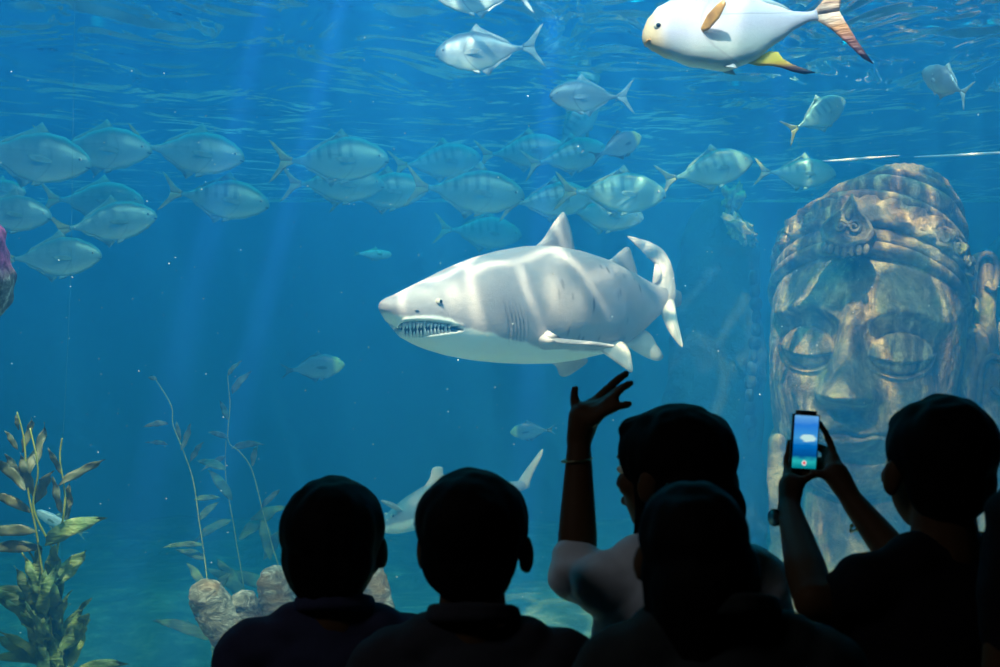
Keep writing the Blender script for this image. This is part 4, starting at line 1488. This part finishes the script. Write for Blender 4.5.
def relaxed_hand(wrist, direc, inward, s=1.0):
    d = Vector(direc).normalized(); inn = Vector(inward).normalized()
    fwd = d.cross(inn).normalized()
    palm = Vector(wrist) + d * .045 * s
    tips = []
    for i, L_ in enumerate((.068, .076, .07, .055)):
        r0 = palm + d * .03 * s + fwd * (.027 - .018 * i) * s
        k1 = r0 + (d * .9 + inn * .25).normalized() * L_ * .5 * s
        k2 = k1 + (d * .7 + inn * .7).normalized() * L_ * .3 * s
        k3 = k2 + (d * .4 + inn * .9).normalized() * L_ * .25 * s
        tips.append([r0, k1, k2, k3])
    t0 = palm - d * .01 * s + fwd * .022 * s
    t1 = t0 + (d * .7 + fwd * .7 + inn * .3).normalized() * .034 * s
    t2 = t1 + (d * .9 + fwd * .2 + inn * .3).normalized() * .028 * s
    return hand_parts(wrist, palm, tips, [t0, t1, t2], s)


def person(name, label, px, ytop, d, face=0, hair='short', shirt='navy', head_yaw=0, arms=None, hs=1.0, sw=1.0, sleeve='short', lean=0,
           head_px=None, long_sleeve=False, collar=True, nd=.05):
    """face: body heading, 0 = towards the tank; arms: dict of 'L'/'R' -> (elbow, wrist, handparts)"""
    top = P(px, ytop, d)
    H = top.z - .012
    H = max(H, 1.2)
    x0 = top.x
    base = Vector((x0, d, 0))
    root = empty(name, base)
    tag(root, label, 'person', None)
    B = Matrix.Rotation(face, 3, 'Z')
    hh = .222 * hs
    W = lambda x, y, z: base + B @ Vector((x, y, z))
    sh_z = H - hh - nd
    shw = .165 * sw
    hip_z = .50 * H
    chest_z = sh_z - .13
    hx = 0 if head_px is None else (P(head_px, 0, d).x - x0)
    hc = base + Vector((hx, 0, H - hh * .50)) + B @ Vector((0, .015, 0))
    HR = Matrix.Rotation(face + head_yaw, 3, 'Z')
    Hd = lambda x, y, z: hc + HR @ Vector((x * hs, y * hs, z * hs))
    E3 = HR.to_euler()
    # ---- body (skin): head, neck, torso, arms, legs as one surface
    head = [sphere_geo(Hd(0, -.008, .028), (.072 * hs, .092 * hs, .083 * hs), 24, 16, E3),
            sphere_geo(Hd(0, .025, -.03), (.058 * hs, .062 * hs, .075 * hs), 20, 14, E3),
            sphere_geo(Hd(0, .042, -.072), (.036 * hs, .036 * hs, .032 * hs), 16, 10, E3),
            capsule(Hd(0, .084, .01), .008 * hs, Hd(0, .099, -.022), .013 * hs),
            sphere_geo(Hd(0, .086, -.052), (.024 * hs, .012 * hs, .010 * hs), 14, 8, E3),
            capsule(Hd(-.035, .078, .028), .010 * hs, Hd(.035, .078, .028), .010 * hs)]
    for s_ in (-1, 1):
        head.append(sphere_geo(Hd(s_ * .082, -.004, -.012), (.010 * hs, .019 * hs, .032 * hs), 14, 10, Euler((.15, 0, E3.z + s_ * -.3))))
        head.append(sphere_geo(Hd(s_ * .076, .002, -.030), (.008 * hs, .010 * hs, .012 * hs), 10, 8, E3))
        head.append(sphere_geo(Hd(s_ * .042, .055, -.018), (.022 * hs, .024 * hs, .024 * hs), 12, 8, E3))
    nb = W(0, -.015, sh_z + .02)
    torso = [capsule(Hd(0, -.02, -.06), .050 * hs, nb, .056 * hs),
             capsule(W(-shw * .80, 0, sh_z - .02), .048, W(shw * .80, 0, sh_z - .02), .048),
             capsule(W(-.05, -.01, sh_z + .02), .045, W(.05, -.01, sh_z + .02), .045),
             sphere_geo(W(0, .005, chest_z), (shw * .92, .105, .17), 24, 16, Euler((0, 0, face))),
             capsule(W(-.045, 0, chest_z - .1), .095, W(-.045, 0, hip_z + .04), .10),
             capsule(W(.045, 0, chest_z - .1), .095, W(.045, 0, hip_z + .04), .10),
             capsule(W(-.065, -.01, hip_z), .098, W(.065, -.01, hip_z), .098)]
    legs = []
    for s_ in (-1, 1):
        legs += [capsule(W(s_ * .085, 0, hip_z - .02), .085, W(s_ * .09, .015, .27 * H), .055),
                 capsule(W(s_ * .09, .015, .27 * H), .054, W(s_ * .095, -.01, .17 * H), .052),
                 capsule(W(s_ * .095, -.01, .17 * H), .052, W(s_ * .095, -.01, .07), .034),
                 capsule(W(s_ * .095, -.02, .045), .033, W(s_ * .105, .15, .030), .028)]
    armp, slv = [], []
    for key, s_ in (('L', -1), ('R', 1)):
        shp = W(s_ * shw, 0, sh_z - .035)
        if arms and key in arms:
            el, wr, hp = arms[key]
        else:
            el = W(s_ * (shw + .045), -.02, sh_z - .29); wr = W(s_ * (shw + .055), .05, sh_z - .51)
            hp = relaxed_hand(wr, (0, .12, -1), B @ Vector((-s_, 0, 0)))
        if (arms and 'sh' + key in arms): shp = arms['sh' + key]
        el = Vector(el); wr = Vector(wr)
        armp += [capsule(shp, .047, shp.lerp(el, .5), .042), capsule(shp.lerp(el, .5), .042, el, .035), capsule(el, .034, el.lerp(wr, .3), .036),
                 capsule(el.lerp(wr, .3), .036, wr, .0215)] + list(hp)
        f_ = .95 if long_sleeve == 'mid' else .62
        slv += [capsule(shp, .060, shp.lerp(el, f_), .050 if not long_sleeve else .046)]
        if arms and 'fullsleeve' in arms and key in arms['fullsleeve']:
            slv += [capsule(shp, .062, el, .052), capsule(el, .050, el.lerp(wr, .10), .044)]
    fuse('body', head + torso + legs + armp, .0058, M['skin'], root, 3, rel=base)
    # ---- clothes
    wr_ = lambda p: noise.noise(Vector((p.x * 9, p.y * 9, p.z * 7))) * .008 + noise.noise(Vector((p.x * 20, p.y * 20, p.z * 34))) * .005
    tor2 = [capsule(W(-shw * .86, -.005, sh_z - .022), .060, W(shw * .86, -.005, sh_z - .022), .060),
            capsule(W(-.075, -.018, sh_z + .012), .050, W(.075, -.018, sh_z + .012), .050),
            sphere_geo(W(0, .003, chest_z), (shw * .98, .122, .19), 24, 16, Euler((0, 0, face))),
            capsule(W(-.055, -.005, chest_z - .05), .112, W(-.055, 0, hip_z - .03), .112),
            capsule(W(.055, -.005, chest_z - .05), .112, W(.055, 0, hip_z - .03), .112)]
    sh = fuse('shirt', tor2 + slv, .0075, M[shirt], root, 4, wr_, rel=base)
    if collar:
        pts, rr = [], []
        for i in range(25):
            g = 2 * PI * i / 24
            pts.append(W(.066 * math.sin(g), -.018 - .064 * math.cos(g) * 1.0, sh_z + .052 + .018 * math.cos(g))); rr.append(.012)
        c = fuse('collar', [tube(pts, rr, 10), tube([p + Vector((0, 0, .014)) for p in pts], [.008] * 25, 10)], .005, M[shirt], root, 2, rel=base)
        c.parent = sh
    tr_ = []
    for s_ in (-1, 1):
        tr_ += [capsule(W(s_ * .088, 0, hip_z - .03), .098, W(s_ * .093, .012, .27 * H), .068),
                capsule(W(s_ * .093, .012, .27 * H), .067, W(s_ * .097, -.01, .075), .052)]
    tr_ += [capsule(W(-.065, -.01, hip_z), .108, W(.065, -.01, hip_z), .108)]
    fuse('trousers', tr_, .012, M['trouser'], root, 3, wr_, rel=base)
    for s_ in (-1, 1):
        fuse('shoe', [capsule(W(s_ * .095, -.045, .045), .042, W(s_ * .10, .06, .042), .040), capsule(W(s_ * .10, .06, .040), .039, W(s_ * .108, .165, .032), .031),
                      capsule(W(s_ * .095, -.03, .05), .042, W(s_ * .095, -.025, .10), .043)], .008, M['shoe'], root, 3, rel=base)
    # ---- hair
    hn = lambda p: noise.noise(Vector((p.x * 40, p.y * 40, p.z * 14))) * .0045 + noise.noise(p * 16) * .002
    if hair == 'bowl':
        hp = [sphere_geo(Hd(0, -.018, .030), (.090 * hs, .104 * hs, .088 * hs), 30, 20, E3), sphere_geo(Hd(0, -.045, -.020), (.080 * hs, .070 * hs, .085 * hs), 24, 16, E3),
              sphere_geo(Hd(-.05, .0, .0), (.040 * hs, .055 * hs, .06 * hs), 20, 12, E3), sphere_geo(Hd(.05, .0, .0), (.036 * hs, .055 * hs, .06 * hs), 20, 12, E3),
              sphere_geo(Hd(0, .06, .066), (.055 * hs, .04 * hs, .03 * hs), 18, 12, E3)]
    elif hair == 'short':
        hp = [sphere_geo(Hd(0, -.022, .036), (.087 * hs, .100 * hs, .084 * hs), 30, 20, E3), sphere_geo(Hd(0, -.042, -.010), (.076 * hs, .064 * hs, .076 * hs), 24, 16, E3),
              sphere_geo(Hd(0, .048, .070), (.055 * hs, .036 * hs, .030 * hs), 18, 12, E3)]
    elif hair == 'tied':
        hp = [sphere_geo(Hd(0, -.014, .034), (.092 * hs, .108 * hs, .088 * hs), 30, 20, E3), sphere_geo(Hd(0, -.05, -.025), (.088 * hs, .07 * hs, .09 * hs), 24, 16, E3),
              capsule(Hd(0, -.075, -.05), .06 * hs, Hd(0, -.085, -.16), .045 * hs), capsule(Hd(-.062, .02, .0), .016 * hs, Hd(-.066, .025, -.10), .008 * hs), capsule(Hd(-.066, .025, -.10), .008, Hd(-.072, .045, -.118), .006 * hs),
              capsule(Hd(.062, .02, .0), .016 * hs, Hd(.066, .025, -.09), .008 * hs), sphere_geo(Hd(0, .055, .074), (.055 * hs, .038 * hs, .026 * hs), 18, 12, E3)]
    else:   # long
        hp = [sphere_geo(Hd(0, -.014, .032), (.087 * hs, .104 * hs, .086 * hs), 30, 20, E3), sphere_geo(Hd(0.01, -.05, -.03), (.086 * hs, .066 * hs, .09 * hs), 24, 16, E3),
              capsule(Hd(0, -.055, -.04), .080 * hs, Hd(.004, -.05, -.13), .066 * hs), capsule(Hd(.045, -.03, -.02), .046 * hs, Hd(.05, -.03, -.10), .040 * hs),
              capsule(Hd(-.045, -.03, -.02), .042 * hs, Hd(-.04, -.03, -.12), .036 * hs), sphere_geo(Hd(0, .055, .074), (.055 * hs, .038 * hs, .026 * hs), 18, 12, E3)]
    fuse('hair', hp, .0055, M['hair'], root, 3, hn, rel=base)
    for s_ in (-1, 1):
        e = mesh_obj('eye', *sphere_geo(Hd(s_ * .032, .0755, .006), (.012 * hs, .010 * hs, .0085 * hs), 16, 10), M['eye_white'], root, rel=base)
        mesh_obj('iris', *sphere_geo(Hd(s_ * .032, .084, .006), .005 * hs, 12, 8), M['eye_dark'], e, rel=base)
    return root, base, W


person('person', 'visitor with rounded thick black hair and navy shirt, standing furthest left', 335, 474, 2.56, face=R(4), hair='bowl', shirt='navy', head_yaw=R(-12), hs=1.07, sw=.98, nd=.045)
person('person', 'short-haired visitor in charcoal collared shirt, second from the left, both ears showing', 474, 466, 2.2, face=R(-3), hair='short', shirt='charcoal', head_yaw=R(-8), hs=1.03, sw=.90, nd=.05)

# woman with raised arm
dC = 2.45
el = P(577, 576, dC + .02); wr = P(579, 440, dC + .10)
q = lambda x, y, o_=0: P(x, y, dC + .10 + o_)
palm = q(584, 418, .0)
tips = [[q(592, 405, .015), q(603, 394, .02), q(616, 381, .03), q(627, 373, .035)],
        [q(594, 408, -.005), q(608, 399, -.01), q(620, 389, -.01), q(631, 383, -.005)],
        [q(595, 412, -.02), q(606, 404, -.03), q(615, 395, -.035), q(622, 389, -.04)],
        [q(594, 419, -.03), q(604, 412, -.04), q(616, 407, -.045), q(629, 404, -.045)]]
thumb = [q(578, 414, .01), q(574.5, 402, .02), q(574, 395, .02), q(575.5, 388, .02)]
rC, bC, WC = person('person', 'long-haired visitor in pale tee raising one spread hand towards the shark', 674, 403, dC, face=R(14), hair='tied', shirt='white_shirt', head_yaw=R(38), hs=1.03, sw=.94,
                    arms={'L': (el, wr, hand_parts(wr, palm, tips, thumb, 1.15)), 'shL': P(618, 585, dC + .03), 'fullsleeve': 'L'}, collar=False, long_sleeve=False)
pts = [P(577, 460, dC + .085) + Vector((.027 * math.cos(a), .027 * math.sin(a), .003 * math.cos(a))) for a in [2 * PI * i / 24 for i in range(25)]]
b_ = mesh_obj('bracelet', *tube(pts, [.0022] * 25, 7), M['metal'])
tag(b_, 'thin bracelet on the raised wrist of the visitor in the pale tee', 'bracelet')

# visitor directly in front of her
person('person', 'long-haired visitor nearest the camera, in front of the arm-raising visitor', 720, 476, 1.78, head_px=692, face=R(-4), hair='long', shirt='grey_green', head_yaw=R(10), hs=.82, sw=.80, nd=.03)

# visitor filming with a phone
dE = 2.3
ph_c = P(804.5, 441, 2.55)
elL = P(814, 600, 2.26); wrL = P(789, 508, 2.48)
elR = P(930, 600, 2.36); wrR = P(853, 502, 2.50)
Q = lambda x, y, z_: P(x, y, z_)
palmL = Q(791, 486, 2.52)
tL = [[Q(788, 474, 2.55), Q(786.5, 462, 2.575), Q(788.5, 449, 2.585), Q(790, 440, 2.58)],
      [Q(789, 478, 2.56), Q(787, 468, 2.59), Q(793, 459, 2.60), Q(802, 455, 2.595)],
      [Q(791, 482, 2.56), Q(789, 475, 2.59), Q(797, 468, 2.60), Q(806, 465, 2.595)],
      [Q(793, 487, 2.56), Q(793, 482, 2.59), Q(801, 477, 2.60), Q(808, 475, 2.59)]]
thL = [Q(799, 482, 2.53), Q(806, 479, 2.52), Q(812, 476, 2.525)]
palmR = Q(836, 474, 2.53)
tR = [[Q(834, 458, 2.55), Q(831, 445, 2.57), Q(825, 432, 2.58), Q(819, 422, 2.57)],
      [Q(830, 461, 2.56), Q(826, 450, 2.59), Q(820, 446, 2.60), Q(812, 447, 2.595)],
      [Q(829, 467, 2.56), Q(822, 461, 2.59), Q(815, 460, 2.60), Q(809, 461, 2.595)],
      [Q(828, 473, 2.56), Q(820, 470, 2.59), Q(814, 471, 2.60), Q(808, 472, 2.59)]]
thR = [Q(828, 476, 2.53), Q(820, 474, 2.525), Q(812, 471, 2.535)]
person('person', 'short-haired visitor in black top holding up a phone with both hands', 941, 393, dE, face=R(18), hair='short', shirt='black_shirt', head_yaw=R(-3), hs=1.03, sw=1.05,
       arms={'L': (elL, wrL, hand_parts(wrL, palmL, tL, thL, .92)), 'R': (elR, wrR, hand_parts(wrR, palmR, tR, thR, .92)), 'shL': P(868, 610, 2.3)}, collar=False)
# watch
wa = empty('wristwatch', P(785, 516, 2.49))
tag(wa, 'round-faced wristwatch on the left wrist of the visitor filming', 'watch')
pts = [wa.location + Vector((.026 * math.cos(a) + .002, .026 * math.sin(a), .004 * math.sin(a))) for a in [2 * PI * i / 24 for i in range(25)]]
mesh_obj('strap', *tube(pts, [.0055] * 25, 7), M['phone_black'], wa, rel=wa.location)
T_ = Matrix.Translation(Vector((-.021, -.020, 0))) @ Matrix.Rotation(R(-55), 4, 'Z') @ Matrix.Rotation(PI / 2, 4, 'X')
for nm, r_, h0, h1, mt in (('case', .0155, -.004, .004, M['phone_black']), ('dial', .0125, .003, .0052, M['watch_glass'])):
    V, Fc = tube([(0, 0, h0), (0, 0, h1)], [r_, r_], 28)
    mesh_obj(nm, [T_ @ v for v in V], Fc, mt, wa)
pts = [P(862, 520, 2.485) + Matrix.Rotation(R(-45), 3, 'Y') @ Vector((.027 * math.cos(a), .027 * math.sin(a), 0)) for a in [2 * PI * i / 24 for i in range(25)]]
geo = [tube(pts, [.0022] * 25, 7)] + [sphere_geo(p, .0042, 8, 6) for p in pts[::3]] + [sphere_geo(P(862, 527, 2.46), .006, 8, 6), sphere_geo(P(864, 533, 2.46), .005, 8, 6)]
b_ = mesh_obj('bracelet', *merge(geo), M['metal'])
tag(b_, 'beaded charm bracelet on the right wrist of the visitor filming', 'bracelet')

# the phone
ph = empty('smartphone', ph_c, (0, R(4), R(12)))
tag(ph, 'black smartphone showing the shark, held up by the visitor at right', 'phone')
bm = box_bm((-.0265, -.004, -.056), (.0265, .004, .056))
bmesh.ops.bevel(bm, geom=[e for e in bm.edges if abs((e.verts[0].co - e.verts[1].co).y) > .004], offset=.007, segments=5, affect='EDGES')
bmesh.ops.bevel(bm, geom=[e for e in bm.edges if abs((e.verts[0].co - e.verts[1].co).y) < .001], offset=.001, segments=2, affect='EDGES')
bm_obj('case', bm, M['phone_black'], ph)
k = NT('phone_screen'); v = k.coords()
X = k.sep(v)
nz = k.noise(k.coords((1, 1, 3)), 45, 2)
zc = k.math('ADD', X[2], k.math('MULTIPLY', k.math('SUBTRACT', nz, .5), .012))
col = k.ramp(k.rng(zc, -.048, .048, smooth=False), [(0, (.0, .25, .30)), (.12, (.02, .5, .5)), (.22, (.0, .08, .3)), (.42, (.0, .16, .55)), (.55, (.05, .35, .75)), (.8, (.02, .22, .75)), (1, (.15, .45, .85))])
# the little shark in the picture
ex = k.math('DIVIDE', k.math('SUBTRACT', X[0], .005), .017); ez = k.math('DIVIDE', k.math('SUBTRACT', zc, .006), .0065)
e2 = k.math('ADD', k.math('MULTIPLY', ex, ex), k.math('MULTIPLY', ez, ez))
col = k.mix(k.rng(e2, .5, 1.2, 1, 0), col, (.55, .85, .85))
rx = k.math('DIVIDE', X[0], .0035); rz = k.math('DIVIDE', k.math('ADD', X[2], .040), .0035)
r2 = k.math('ADD', k.math('MULTIPLY', rx, rx), k.math('MULTIPLY', rz, rz))
col = k.mix(k.rng(r2, 1.2, 2.2, 1, 0), col, (.9, .85, .85))
col = k.mix(k.rng(r2, .4, .8, 1, 0), col, (.75, .03, .05))
k.base((0, 0, 0)); k.L(col, k.b.inputs['Emission Color']); k.b.inputs['Emission Strength'].default_value = .9
bm_obj('screen', box_bm((-.0235, -.0046, -.050), (.0235, -.0038, .047)), k.m, ph, smooth=False)

person('person', 'visitor mostly outside the right frame edge, dark shoulder only', 1141, 290, 1.95, face=R(6), hair='short', shirt='black_shirt', head_yaw=0, hs=1.0, sw=1.0, nd=.05)
